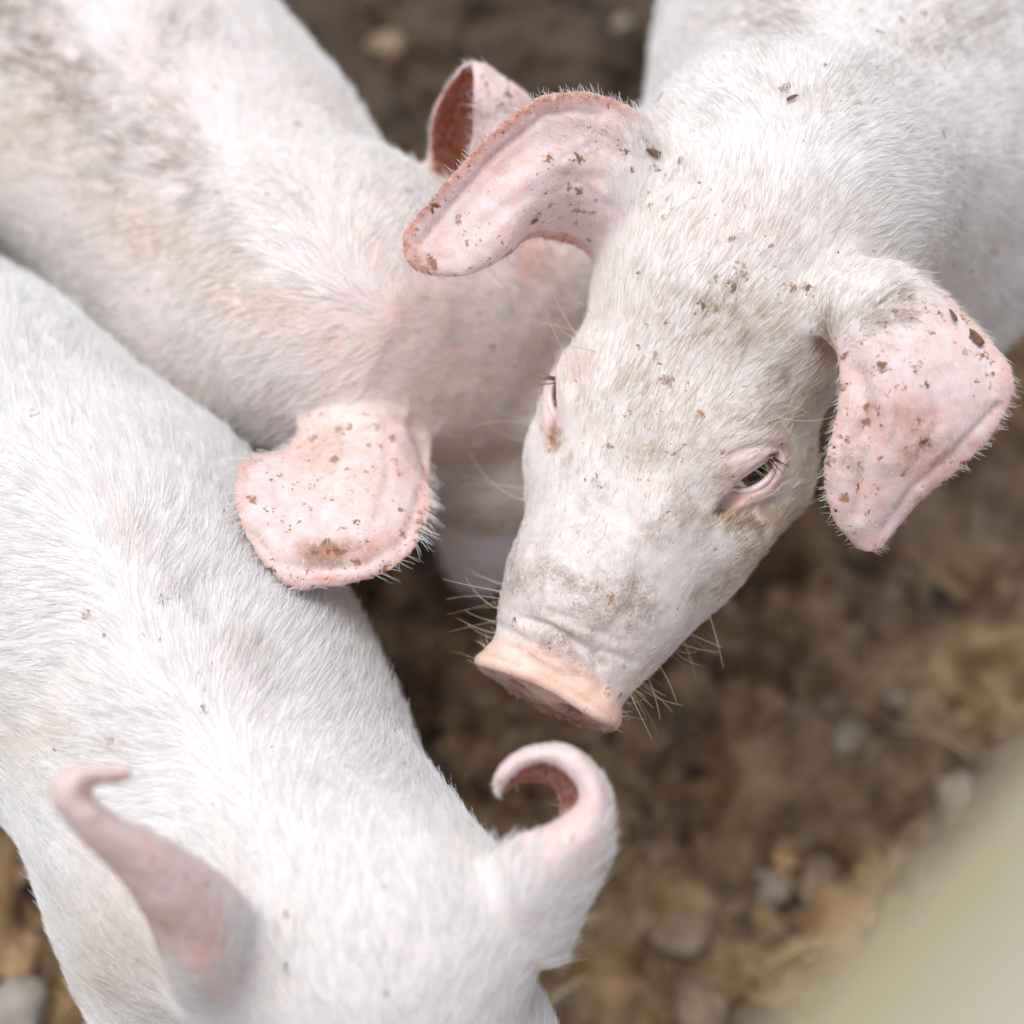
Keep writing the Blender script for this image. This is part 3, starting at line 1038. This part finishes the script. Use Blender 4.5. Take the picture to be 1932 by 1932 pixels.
marksA = [
    ('dirt', (1080, 1120), (270, 170), 24, .75), ('dirt', (1270, 820), (270, 330), 20, .20), ('dirt', (1330, 640), (200, 160), 0, .16), ('ochre', (1300, 800), (260, 300), 0, .28),
    ('dirt', (1090, 1110), (210, 75), 24, 1.25), ('dirt', (985, 1085), (70, 70), 0, 1.1), ('dirt', (1205, 1135), (85, 60), 20, 1.25),
    ('dirt', (1040, 1225), (150, 50), 24, 1.1), ('dirt', (1120, 1010), (110, 60), 30, .85), ('dirt', (1465, 725), (75, 60), -30, .95),
    ('dirt', (1430, 785), (130, 42), 10, .9), ('dirt', (1240, 860), (75, 46), 0, .9), ('dirt', (1330, 905), (80, 40), 20, .8),
    ('dirt', (1400, 985), (60, 30), 10, 1.0), ('dirt', (1450, 965), (60, 20), -10, 1.0), ('dirt', (1300, 960), (70, 46), 30, .85), ('dirt', (1560, 620), (34, 60), 0, .9),
    ('dirt', (1370, 590), (70, 90), 20, .7), ('dirt', (1400, 660), (60, 60), 0, .7), ('dirt', (1230, 1000), (80, 50), 30, .7), ('dirt', (1080, 880), (40, 70), 0, .6), ('dirt', (1110, 960), (40, 60), 0, .8),
    ('dirt', (1200, 740), (70, 60), 0, .45), ('dirt', (1530, 760), (60, 60), 0, .7),
    ('dirt', (1460, 30), (110, 70), 0, .9), ('dirt', (1800, 60), (150, 80), 0, .8), ('dirt', (1560, 190), (150, 70), 20, .5), ('dirt', (1660, 130), (120, 50), 0, .5),
    ('dirt', (1500, 1010), (90, 40), -30, .7), ('dirt', (1400, 1060), (120, 30), -30, .5),
    ('ochre', (1400, 985), (75, 36), 10, 2.2), ('ochre', (1045, 830), (26, 36), 0, 2.4), ('dirt', (1385, 990), (40, 24), 10, 1.6), ('dirt', (1450, 968), (40, 18), -10, 1.6), ('ochre', (1470, 1000), (120, 70), -30, .8), ('ochre', (1400, 1070), (160, 40), -32, .7),  # lower-cheek ochre mixes staining with painted bounce light; the rest is tear stain
    ('ochre', (1440, 965), (80, 24), -10, .9), ('dirt', (1047, 838), (20, 24), 0, 1.0), ('ochre', (1560, 660), (40, 50), 0, .8), ('ochre', (1530, 900), (50, 80), 0, .7),
    ('ochre', (1250, 850), (80, 50), 0, .5), ('ochre', (1400, 640), (160, 120), 0, .35),
    ('fleck', (1400, 480), (120, 140), 0, .35), ('fleck', (1500, 560), (90, 90), 0, .5), ('fleck', (1560, 620), (40, 60), 0, .8),
    ('fleck', (1250, 340), (90, 110), 0, .75), ('fleck', (1150, 300), (140, 70), -30, .5), ('fleck', (1530, 180), (60, 60), 0, .4),
    ('fleck', (1680, 620), (80, 60), 0, .85), ('fleck', (1600, 930), (60, 100), 0, .75), ('fleck', (1750, 860), (90, 70), 0, .75), ('fleck', (1880, 730), (50, 60), 0, .9),
    ('fleck', (1050, 1345), (120, 40), 24, 1.0), ('fleck', (960, 1310), (80, 30), 24, .8), ('fleck', (1300, 820), (240, 200), 0, .30), ('fleck', (1720, 30), (120, 60), 0, .6),
    ('dirt', (1070, 1365), (120, 30), 20, 2.0), ('dirt', (960, 1325), (90, 24), 30, 1.6), ('red', (1060, 1345), (130, 30), 24, .9), ('red', (1010, 1290), (90, 16), 24, .6),
    ('dirt', (1680, 590), (80, 46), -20, 1.6), ('red', (1700, 800), (120, 60), -10, .5), ('ochre', (1740, 850), (70, 40), -20, .7), ('dirt', (1610, 860), (40, 70), 30, .9), ('dirt', (1655, 790), (80, 34), 0, .6), ('dirt', (1600, 1000), (40, 40), 0, .6),
    ('dirt', (1150, 260), (130, 30), 20, .9), ('dirt', (1090, 300), (130, 30), -40, .75), ('dirt', (1230, 270), (50, 40), 0, .8), ('red', (800, 480), (50, 30), 0, .4), ('dirt', (800, 490), (60, 30), 0, .45),
    ('red', (1770, 880), (140, 90), -35, .35), ('red', (930, 300), (120, 40), -48, .35),
    ('pink', (1120, 400), (70, 60), 0, 1.0), ('pink', (1400, 430), (160, 110), 0, .5), ('pink', (1080, 680), (40, 60), 0, .8),
    ('pink', (1400, 870), (170, 90), -10, .55), ('red', (1560, 665), (26, 24), 0, .8), ('red', (1000, 1290), (100, 26), 24, .45), ('red', (1420, 940), (60, 16), -20, .5),
]
_cr = random.Random(5)
creasesA = [([(cx_ - ln_ * .9 + _cr.uniform(-6, 6), cy_ - ln_ * .42), (cx_ + _cr.uniform(-8, 8), cy_ + _cr.uniform(-8, 8)), (cx_ + ln_ * .9, cy_ + ln_ * .42 + _cr.uniform(-8, 8))], _cr.uniform(.0006, .0014), _cr.uniform(5, 8))
            for cx_, cy_, ln_ in [(960, 1190, 30), (1000, 1205, 40), (1060, 1165, 50), (1080, 1215, 30), (1050, 1250, 46), (1110, 1290, 30), (985, 1228, 24), (1140, 1200, 40), (1165, 1240, 30)]]
creasesA += [
    ([(985, 1168), (1030, 1180), (1075, 1205), (1112, 1228), (1135, 1255)], .0030, 7),
    ([(1120, 1235), (1128, 1275), (1140, 1300)], .0016, 6), ([(955, 1225), (1000, 1222), (1030, 1235)], .0010, 6),
    ([(1040, 1155), (1090, 1172)], .0012, 7),
    ([(1232, 395), (1275, 350), (1300, 335)], .0026, 8), ([(1250, 410), (1290, 375), (1315, 350)], .0022, 7), ([(1215, 375), (1250, 330), (1275, 312)], .0020, 7),
    ([(1135, 218), (1085, 210), (1030, 216), (940, 288), (862, 376), (792, 462)], .0016, 7), ([(1140, 340), (1050, 335), (950, 395), (868, 455)], .0012, 16),
    ([(1180, 300), (1120, 270), (1060, 300)], .0009, 6), ([(1150, 390), (1090, 345), (1030, 370)], .0010, 8),
    ([(1885, 765), (1800, 855), (1722, 922), (1668, 1000)], .0016, 7), ([(1612, 700), (1650, 790), (1622, 900), (1612, 970)], .0022, 18),
    ([(1700, 640), (1760, 720), (1770, 800), (1730, 870)], .0009, 8), ([(1660, 650), (1700, 760), (1690, 860)], .0009, 8), ([(1850, 700), (1870, 740)], .0012, 8),
    ([(1560, 520), (1600, 545), (1640, 545)], .0016, 8), ([(1640, 780), (1610, 830), (1590, 880)], .0022, 12),
    ([(1380, 860), (1430, 840), (1490, 850)], .0022, 9), ([(1390, 975), (1440, 955), (1500, 930)], .0016, 8),
    ([(1075, 660), (1085, 700), (1080, 745)], .0018, 8),
]
whisk = [(-150, 880, -190, 12, .024, 45), (150, 880, -230, 10, .022, 45), (-150, 740, -200, 7, .026, 60), (150, 790, -300, 12, .022, 60),
         (-200, 560, -250, 3, .034, 40), (-215, 250, -60, 8, .030, 60), (215, 300, -60, 5, .026, 35), (-240, 470, -210, 3, .034, 30), (60, 860, -310, 7, .018, 50),
         (-150, 930, -150, 14, .006, 25), (150, 930, -150, 14, .006, 25)]
pigA = dict(label='white pig with raised head and muddy snout looking up at the camera', hf=hfA, spine=spA, belly=beA,
            neck=neckA, legs=legsA, tail=curly_tail(ruA, fA, .112), ears=[ear_AL, ear_AR], res=.0017, marks=marksA, creases=creasesA,
            extra=[(W(1290, 470, 1.10), W(1130, 620, 1.18), .06, .05, .03)],
            whiskers=whisk, ear_fleck=.75, pink=.12, len=.0105, density=85e4, crease_d=.95, head_cream=.24, grime=1.0)

# ------------------------------------------------------------------ pig behind (upper left)
hfB = HeadFrame(866, 524, .968, (.91, .41), math.radians(-38), 1.04, math.radians(32), 0)
shB, ruB = W(560, 640, 1.075), W(-60, -330, 1.235)
spB, beB, fB, latB, frB, lrB = trunk_line([(540, 590), (395, 375), (244, 203), (30, -75), (-190, -360)], .300, (.084, .087, .090, .090, .086), .78)
shB, ruB = spB[0][0], spB[-1][0]
ear_BN = Ear([
    [(655, 690, .985), (705, 705, .978), (765, 735, .978), (815, 785, .985)],
    [(604, 765, .945), (668, 772, .934), (742, 800, .934), (802, 850, .945)],
    [(540, 850, .922), (620, 862, .908), (720, 882, .906), (808, 922, .918)],
    [(456, 872, .890), (560, 930, .886), (690, 960, .885), (806, 982, .896)],
    [(447, 962, .874), (550, 1000, .872), (680, 1030, .872), (774, 1040, .880)],
    [(492, 1055, .868), (560, 1072, .867), (650, 1086, .868), (712, 1084, .872)],
    [(540, 1104, .868), (570, 1108, .868), (600, 1106, .868), (632, 1100, .870)]], inner=-1, fringe=1.7, red_rim=.45)
ear_BF = Ear([
    [(838, 420, 1.02), (870, 425, 1.04), (930, 420, 1.045), (985, 390, 1.03), (960, 400, 1.0), (905, 420, .995)],
    [(820, 335, .985), (860, 335, 1.01), (935, 320, 1.012), (1000, 290, .985), (960, 300, .965), (892, 320, .962)],
    [(812, 245, .968), (856, 245, .992), (930, 230, .992), (1003, 200, .97), (955, 215, .953), (893, 235, .948)],
    [(838, 172, .960), (864, 178, .975), (905, 175, .975), (955, 155, .962), (920, 165, .948), (893, 178, .944)],
    [(880, 120, .954), (886, 120, .958), (896, 120, .958), (915, 124, .954), (902, 122, .950), (892, 122, .949)]], inner=-1, fringe=1.2, red_in=1.0, red_rim=.2)
neckB = [(hfB.p(0, 60, -215), 225 * hfB.k), (hfB.p(0, -120, -250), .074), (shB, .084)]
ftB = shB + fB * .02
rhB = ruB
legsB = []
fa_ = ground_under(640, 1060)[:2]; fb_ = ground_under(905, 1085)[:2]
for s_, fxy in ((1, fb_), (-1, fa_)):
    sgn = 1 if ((np.append(fxy, 0) - ftB) @ latB) > ((np.append((fa_ + fb_) / 2, 0) - ftB) @ latB) else -1
    legsB.append(leg_chain(ftB + latB * .055 * sgn - np.array([0, 0, .05]), fxy, False, fB, latB))
for s_ in (-1, 1):
    legsB.append(leg_chain(rhB + lrB * .058 * s_ - np.array([0, 0, .03]), (rhB + lrB * .062 * s_)[:2], True, frB, lrB))
marksB = [('dirt', (90, 110), (250, 90), 52, 1.35), ('dirt', (330, 300), (240, 50), 50, 1.0), ('ochre', (60, 240), (180, 140), 20, .35), ('ochre', (420, 520), (200, 80), 30, .35),
    ('dirt', (60, 60), (160, 110), 50, .9), ('dirt', (170, 200), (130, 70), 50, .85), ('dirt', (330, 60), (80, 90), 50, .6), ('dirt', (210, 330), (70, 50), 20, .8),
    ('dirt', (350, 260), (120, 40), 52, .8), ('dirt', (560, 380), (160, 50), 45, .4), ('ochre', (280, 430), (170, 90), 20, .45), ('pink', (280, 150), (150, 28), 53, 1.0),
    ('bare', (760, 690), (320, 260), 10, .5), ('bare', (540, 620), (200, 90), 30, .4), ('pink', (700, 600), (240, 160), 20, .7), ('pink', (850, 750), (160, 220), 0, .8), ('red', (890, 985), (110, 26), 0, .75), ('pink', (800, 780), (70, 60), 0, 1.0),
    ('fleck', (620, 830), (120, 80), -30, 1.0), ('fleck', (580, 940), (110, 80), 0, .9), ('red', (720, 1030), (80, 40), -30, .4), ('ochre', (620, 850), (70, 40), -40, .5), ('dirt', (630, 1045), (80, 34), 0, 1.7), ('red', (640, 1040), (90, 34), 0, 1.1), ('red', (620, 1092), (80, 12), 0, .8),
    ('red', (1020, 480), (60, 60), 0, .5), ('pink', (1000, 520), (80, 160), 0, .9), ('dirt', (925, 1000), (18, 10), 0, 1.0),
]
creasesB = [([(480, 1000), (525, 1062), (600, 1078), (690, 1065), (765, 1015), (795, 930)], .0020, 8), ([(470, 890), (520, 920), (560, 990)], .0014, 12), ([(650, 790), (640, 880), (600, 980)], .0010, 9),
            ([(730, 800), (735, 900), (700, 1000)], .0009, 8), ([(780, 800), (800, 850), (815, 900)], .0022, 12)]
pigB = dict(creases=creasesB, crease_d=.955, label='white pig with mud-streaked back, its head tucked under another snout', hf=hfB, spine=spB, belly=beB, neck=neckB, legs=legsB,
            tail=curly_tail(ruB, frB, .086), ears=[ear_BN, ear_BF], res=.0021, marks=marksB, pink=.35, len=.0130, density=70e4, ear_fleck=.75, cream=.12, hair_marks=[('dens', (800, 690), (260, 230), .5)], extra=[(W(900, 540, 1.03), W(1045, 490, 1.035), .05, .042, .03)])

# ------------------------------------------------------------------ pig in front (lower left)
hfC = HeadFrame(690, 1765, .762, (.10, .99), math.radians(4), 1.0, math.radians(8), 0)
shC, ruC = W(445, 1580, .905), W(-190, 520, 1.00)
spC, beC, fC, latC, frC, lrC = trunk_line([(472, 1590), (338, 1318), (165, 1085), (-120, 850), (-470, 575)], .318, (.076, .080, .086, .088, .084))
shC, ruC = spC[0][0], spC[-1][0]
ear_CR = Ear([
    [(880, 1700, .815), (955, 1745, .790), (1035, 1795, .800), (1030, 1760, .835)],
    [(930, 1628, .785), (1010, 1680, .770), (1083, 1700, .782), (1050, 1660, .818)],
    [(1000, 1583, .770), (1070, 1610, .758), (1126, 1622, .775), (1062, 1590, .806)],
    [(1062, 1550, .764), (1108, 1560, .755), (1144, 1545, .772), (1062, 1540, .804)],
    [(1100, 1500, .762), (1126, 1492, .757), (1134, 1482, .775), (1057, 1500, .802)],
    [(1062, 1445, .762), (1073, 1428, .759), (1073, 1422, .777), (1032, 1472, .800)],
    [(1002, 1436, .764), (1000, 1424, .760), (995, 1424, .777), (986, 1472, .796)],
    [(957, 1466, .767), (952, 1458, .765), (950, 1460, .776), (956, 1486, .788)],
    [(940, 1490, .773), (939, 1488, .773), (940, 1490, .777), (943, 1495, .780)]], inner=1, fringe=.9, red_in=.85, red_rim=.05, th=(.006, .0022))
ear_CL = Ear([
    [(440, 1925, .85), (470, 1910, .83), (505, 1875, .825), (540, 1840, .84)],
    [(345, 1862, .79), (380, 1850, .765), (420, 1820, .76), (475, 1780, .785)],
    [(298, 1752, .752), (340, 1740, .735), (390, 1712, .735), (440, 1684, .758)],
    [(234, 1655, .724), (262, 1640, .711), (300, 1622, .712), (338, 1606, .732)],
    [(160, 1585, .704), (182, 1570, .695), (205, 1556, .696), (224, 1546, .716)],
    [(104, 1515, .694), (127, 1510, .687), (148, 1505, .690), (164, 1500, .710)],
    [(110, 1468, .691), (132, 1475, .686), (152, 1482, .690), (168, 1485, .705)],
    [(158, 1451, .693), (166, 1457, .689), (174, 1464, .692), (182, 1474, .700)],
    [(233, 1455, .696), (237, 1458, .695), (239, 1462, .696), (241, 1466, .698)]], inner=1, fringe=.6, red_in=.4, red_rim=.1, th=(.005, .0021))
neckC = [(hfC.p(0, 60, -215), 215 * hfC.k), (W(570, 1660, .855), .060), (shC, .082)]
ftC = shC + fC * .015
rhC = ruC
legsC = []
for s_ in (-1, 1):
    legsC.append(leg_chain(ftC + latC * .034 * s_ - np.array([0, 0, .05]), (ftC + latC * .045 * s_)[:2], False, fC, latC, .048))
    legsC.append(leg_chain(rhC + lrC * .055 * s_ - np.array([0, 0, .03]), (rhC + lrC * .06 * s_)[:2], True, frC, lrC))
marksC = [
    ('dirt', (330, 1100), (200, 22), 52, .55), ('dirt', (500, 1260), (120, 40), 45, .5), ('pink', (250, 1000), (220, 60), 53, .6), ('pink', (450, 1280), (200, 60), 50, .5),
    ('fleck', (440, 1560), (70, 70), 0, .28), ('fleck', (390, 1240), (50, 90), 0, .3), ('dirt', (200, 1350), (130, 50), 60, .25),
    ('pink', (380, 1780), (110, 110), 45, .9), ('red', (370, 1760), (70, 90), 30, .35), ('fleck', (340, 1650), (90, 60), 30, .6), ('ochre', (230, 1800), (120, 160), 0, .35), ('ochre', (80, 1400), (100, 120), 0, .25),  # flank ochre paints the yellowish shade of its lower left side
]
pigC = dict(label='clean white pig with curled horn-like ears in front, seen from above', hf=hfC, spine=spC, belly=beC, neck=neckC, legs=legsC,
            tail=curly_tail(ruC, frC, .084), ears=[ear_CR, ear_CL], res=.0021, marks=marksC, pink=.16, len=.0140, density=85e4, ear_fleck=.25, cream=.03, extra=[(W(340, 1690, .93), W(390, 1850, .93), .055, .055, .03)], hair_marks=[('len', (1130, 1600), (50, 150), 1.7)])

BARK = plain_mat('bark_chip', (.10, .05, .03), (.26, .13, .07), 200, .8, .5, .001)
meshes = [build_pig(sp_) for sp_ in (pigA, pigB, pigC)]
bvA = BVHTree.FromPolygons([tuple(p) for p in meshes[0][1]], meshes[0][2].tolist())
chips = [(1836, 640, .0046, 35, 'reddish bark chip sticking out at the edge of the drooping ear'),
         (1792, 600, .0030, 10, 'small dark bark chip on the upper rim of the drooping ear'),
         (1228, 290, .0036, 120, 'dark crumb of mud on the crest of the forward ear'),
         (1495, 188, .0026, 70, 'dark crumb lying on the white nape')]
for (u_, v_, ln_, an, lb) in chips:
    r_ = RIGHT * ((u_ / VW - .5) * KF) + UPV * ((.5 - v_ / VW) * KF) + FWD
    h_ = bvA.ray_cast(Vector(CAM), Vector(r_))
    if h_[0] is None: h_ = bvA.find_nearest(Vector(W(u_, v_, .845)))
    vv = np.array([(x * ln_, y * ln_ * .34 * (1 - .35 * x), z * ln_ * .16) for z in (-1, 1) for (x, y) in ((-1, -.7), (-.3, -1), (.5, -.8), (1, -.1), (.6, .7), (-.2, 1), (-.9, .5))])
    vv += np.random.default_rng(int(u_)).normal(0, ln_ * .07, vv.shape)
    ff = [[0, 1, 2, 3, 4, 5, 6][::-1], [7, 8, 9, 10, 11, 12, 13]] + [[i, (i + 1) % 7, 7 + (i + 1) % 7, 7 + i] for i in range(7)]
    o = link('bark_chip' if 'bark' in lb else 'mud_crumb', mesh_from('chip', vv, ff, BARK, False))
    o.location = Vector(h_[0]) + Vector(h_[1]) * .0022
    qn = Vector(h_[1]).to_track_quat('Z', 'Y')
    o.rotation_euler = (qn.to_matrix() @ Matrix.Rotation(math.radians(an), 3, 'Z')).to_euler()
    tag(o, lb, 'bark chip' if 'bark' in lb else 'crumb')

# ------------------------------------------------------------------ soil clods, stones, straws
def rock(seed, r, flat=.7, sub=2, rough=.35):
    import bmesh
    bm = bmesh.new()
    bmesh.ops.create_icosphere(bm, subdivisions=sub, radius=1)
    v = np.array([x.co[:] for x in bm.verts]); f = [[x.index for x in q.verts] for q in bm.faces]
    bm.free()
    rg = np.random.default_rng(seed)
    n = 1 + (fbm(v + seed * 3.1, 1.1, 3, seed) - .5) * 2 * rough
    v = v * n[:, None] * np.array([1, rg.uniform(.65, .95), flat]) * r
    return v, f

cv, cf, base = [], [], 0
protos = [rock(100 + i, 1.0, .75, 1, .5) for i in range(6)]
rg = np.random.default_rng(3)
for i in range(2600):
    u_, v_ = rg.uniform(-300, 2300), rg.uniform(-350, 2200)
    p = G(u_, v_)
    r = .0030 + .007 * rg.random() ** 3
    pv, pf = protos[i % 6]
    a = rg.uniform(0, 6.28)
    Rm = np.array([[math.cos(a), -math.sin(a), 0], [math.sin(a), math.cos(a), 0], [0, 0, 1]])
    z = ground_z(p[0], p[1])
    cv.append(pv @ Rm.T * r + np.array([p[0], p[1], z + r * .25]))
    cf += [[k + base for k in q] for q in pf]
    base += len(pv)
clods = link('soil_clods', mesh_from('soil_clods', np.concatenate(cv), cf, SOIL, False))
tag(clods, 'crumbly brown clods scattered over the soil of the pen', 'soil', kind='stuff')

STONE = [plain_mat('pale_stone', (.24, .175, .115), (.46, .38, .28), 40, .8, .3, .002),
         plain_mat('tan_stone', (.20, .13, .075), (.36, .255, .16), 40, .8, .3, .002),
         plain_mat('grey_stone', (.24, .20, .165), (.42, .375, .32), 40, .8, .3, .002)]
stones = [
    (1500, 1352, .0125, 1, 'small tan stone on the soil, left of the pale pair'),
    (1560, 1330, .0105, 1, 'small tan stone at the top of the pale pair'),
    (1603, 1392, .0165, 0, 'whitish rounded stone on the soil right of the snout'),
    (1803, 1502, .0165, 0, 'pale stone beside the blurred rail'),
    (1455, 1678, .0155, 0, 'pale stone standing left of a wider tan stone'),
    (1550, 1665, .0200, 1, 'wide tan stone with a dark hollow at its left'),
    (1290, 1762, .0235, 1, 'large tan stone below the curled ear'),
    (1320, 1900, .0230, 1, 'large tan stone at the bottom edge'),
    (1590, 1440, .0080, 1, 'tiny tan stone below the whitish one'),
    (1450, 1230, .0110, 1, 'tan stone under the jaw of the raised head'),
    (1700, 1090, .0140, 1, 'tan stone just below the drooping ear tip'),
    (735, 95, .0170, 1, 'orange-tan stone between the two backs at the top'),
    (1170, 45, .0110, 0, 'pale stone beside the back at the top edge'),
    (1690, 1320, .0100, 0, 'small pale stone right of the whitish one'),
    (25, 1925, .0300, 2, 'grey stone in the lower left corner'),
]
for i, (u_, v_, r, mt, lb) in enumerate(stones):
    p = ground_under(u_, v_)
    vv, ff = rock(40 + i, r * .88, .6, 3, .55)
    me = mesh_from('stone', vv, ff, STONE[mt])
    o = link('stone', me)
    o.location = (p[0], p[1], p[2] + r * .15)
    o.rotation_euler = (random.uniform(-.3, .3), random.uniform(-.3, .3), random.uniform(0, 6))
    tag(o, lb, 'stone', 'stones lying on the soil')

STRAW = plain_mat('straw_stalk', (.42, .32, .16), (.60, .50, .28), 60, .6, .2, .001)
straws = [((1670, 1380), (1830, 1440), .0009, 'dry straw stalk lying right of the whitish stone'),
          ((1000, 1925), (1105, 1850), .0022, 'pale straw stalk at the bottom edge beside the front pig'),
          ((1440, 1830), (1560, 1790), .0014, 'thin straw stalk below the wide tan stone'),
          ((1880, 560), (1960, 470), .0016, 'straw stalk beside the flank at the right edge')]
for (a, b, r, lb) in straws:
    pa, pb = ground_under(*a), ground_under(*b)
    m_ = (pa + pb) / 2 + np.array([0, 0, .01])
    pts = catmull([pa + [0, 0, .006], m_ + [.004, .003, .004], pb + [0, 0, .008]], 12)
    V, F = tube(pts, np.linspace(r, r * .7, 12), 8)
    c0 = pts.mean(0)
    o = link('straw', mesh_from('straw', V - c0, F, STRAW)); o.location = c0
    tag(o, lb, 'straw', 'straws lying on the soil')

# ------------------------------------------------------------------ fence rail close to the camera
RAIL = plain_mat('weathered_rail', (.35, .30, .185), (.35, .325, .24), 14, .45, .15, .001)
rc = W(2095, 2085, .30)
dirw = unit(np.array([-.70, -.70, 0]))
n_ = 40
pts = [rc + dirw * t for t in np.linspace(-1.4, 1.4, n_)]
V, F = tube(pts, .045 * (1 + .01 * np.sin(np.arange(n_) * 1.7)), 32)
fence = link('fence', None)
fence.location = (rc[0], rc[1], 0)
rail = link('rail', mesh_from('rail', V - np.array([rc[0], rc[1], 0]), F, RAIL), fence)
for t in (-1.1, 1.1):
    q = dirw * t
    pp = np.array([q + np.array([0, 0, z]) for z in (-.05, .2, .5, .8, rc[2] - .03)])
    Vp, Fp = tube(pp, (.05, .048, .047, .046, .046), 20)
    link('post', mesh_from('post', Vp, Fp, RAIL), fence)
tag(fence, 'blurred round olive-tan fence rail crossing the lower right corner', 'fence')
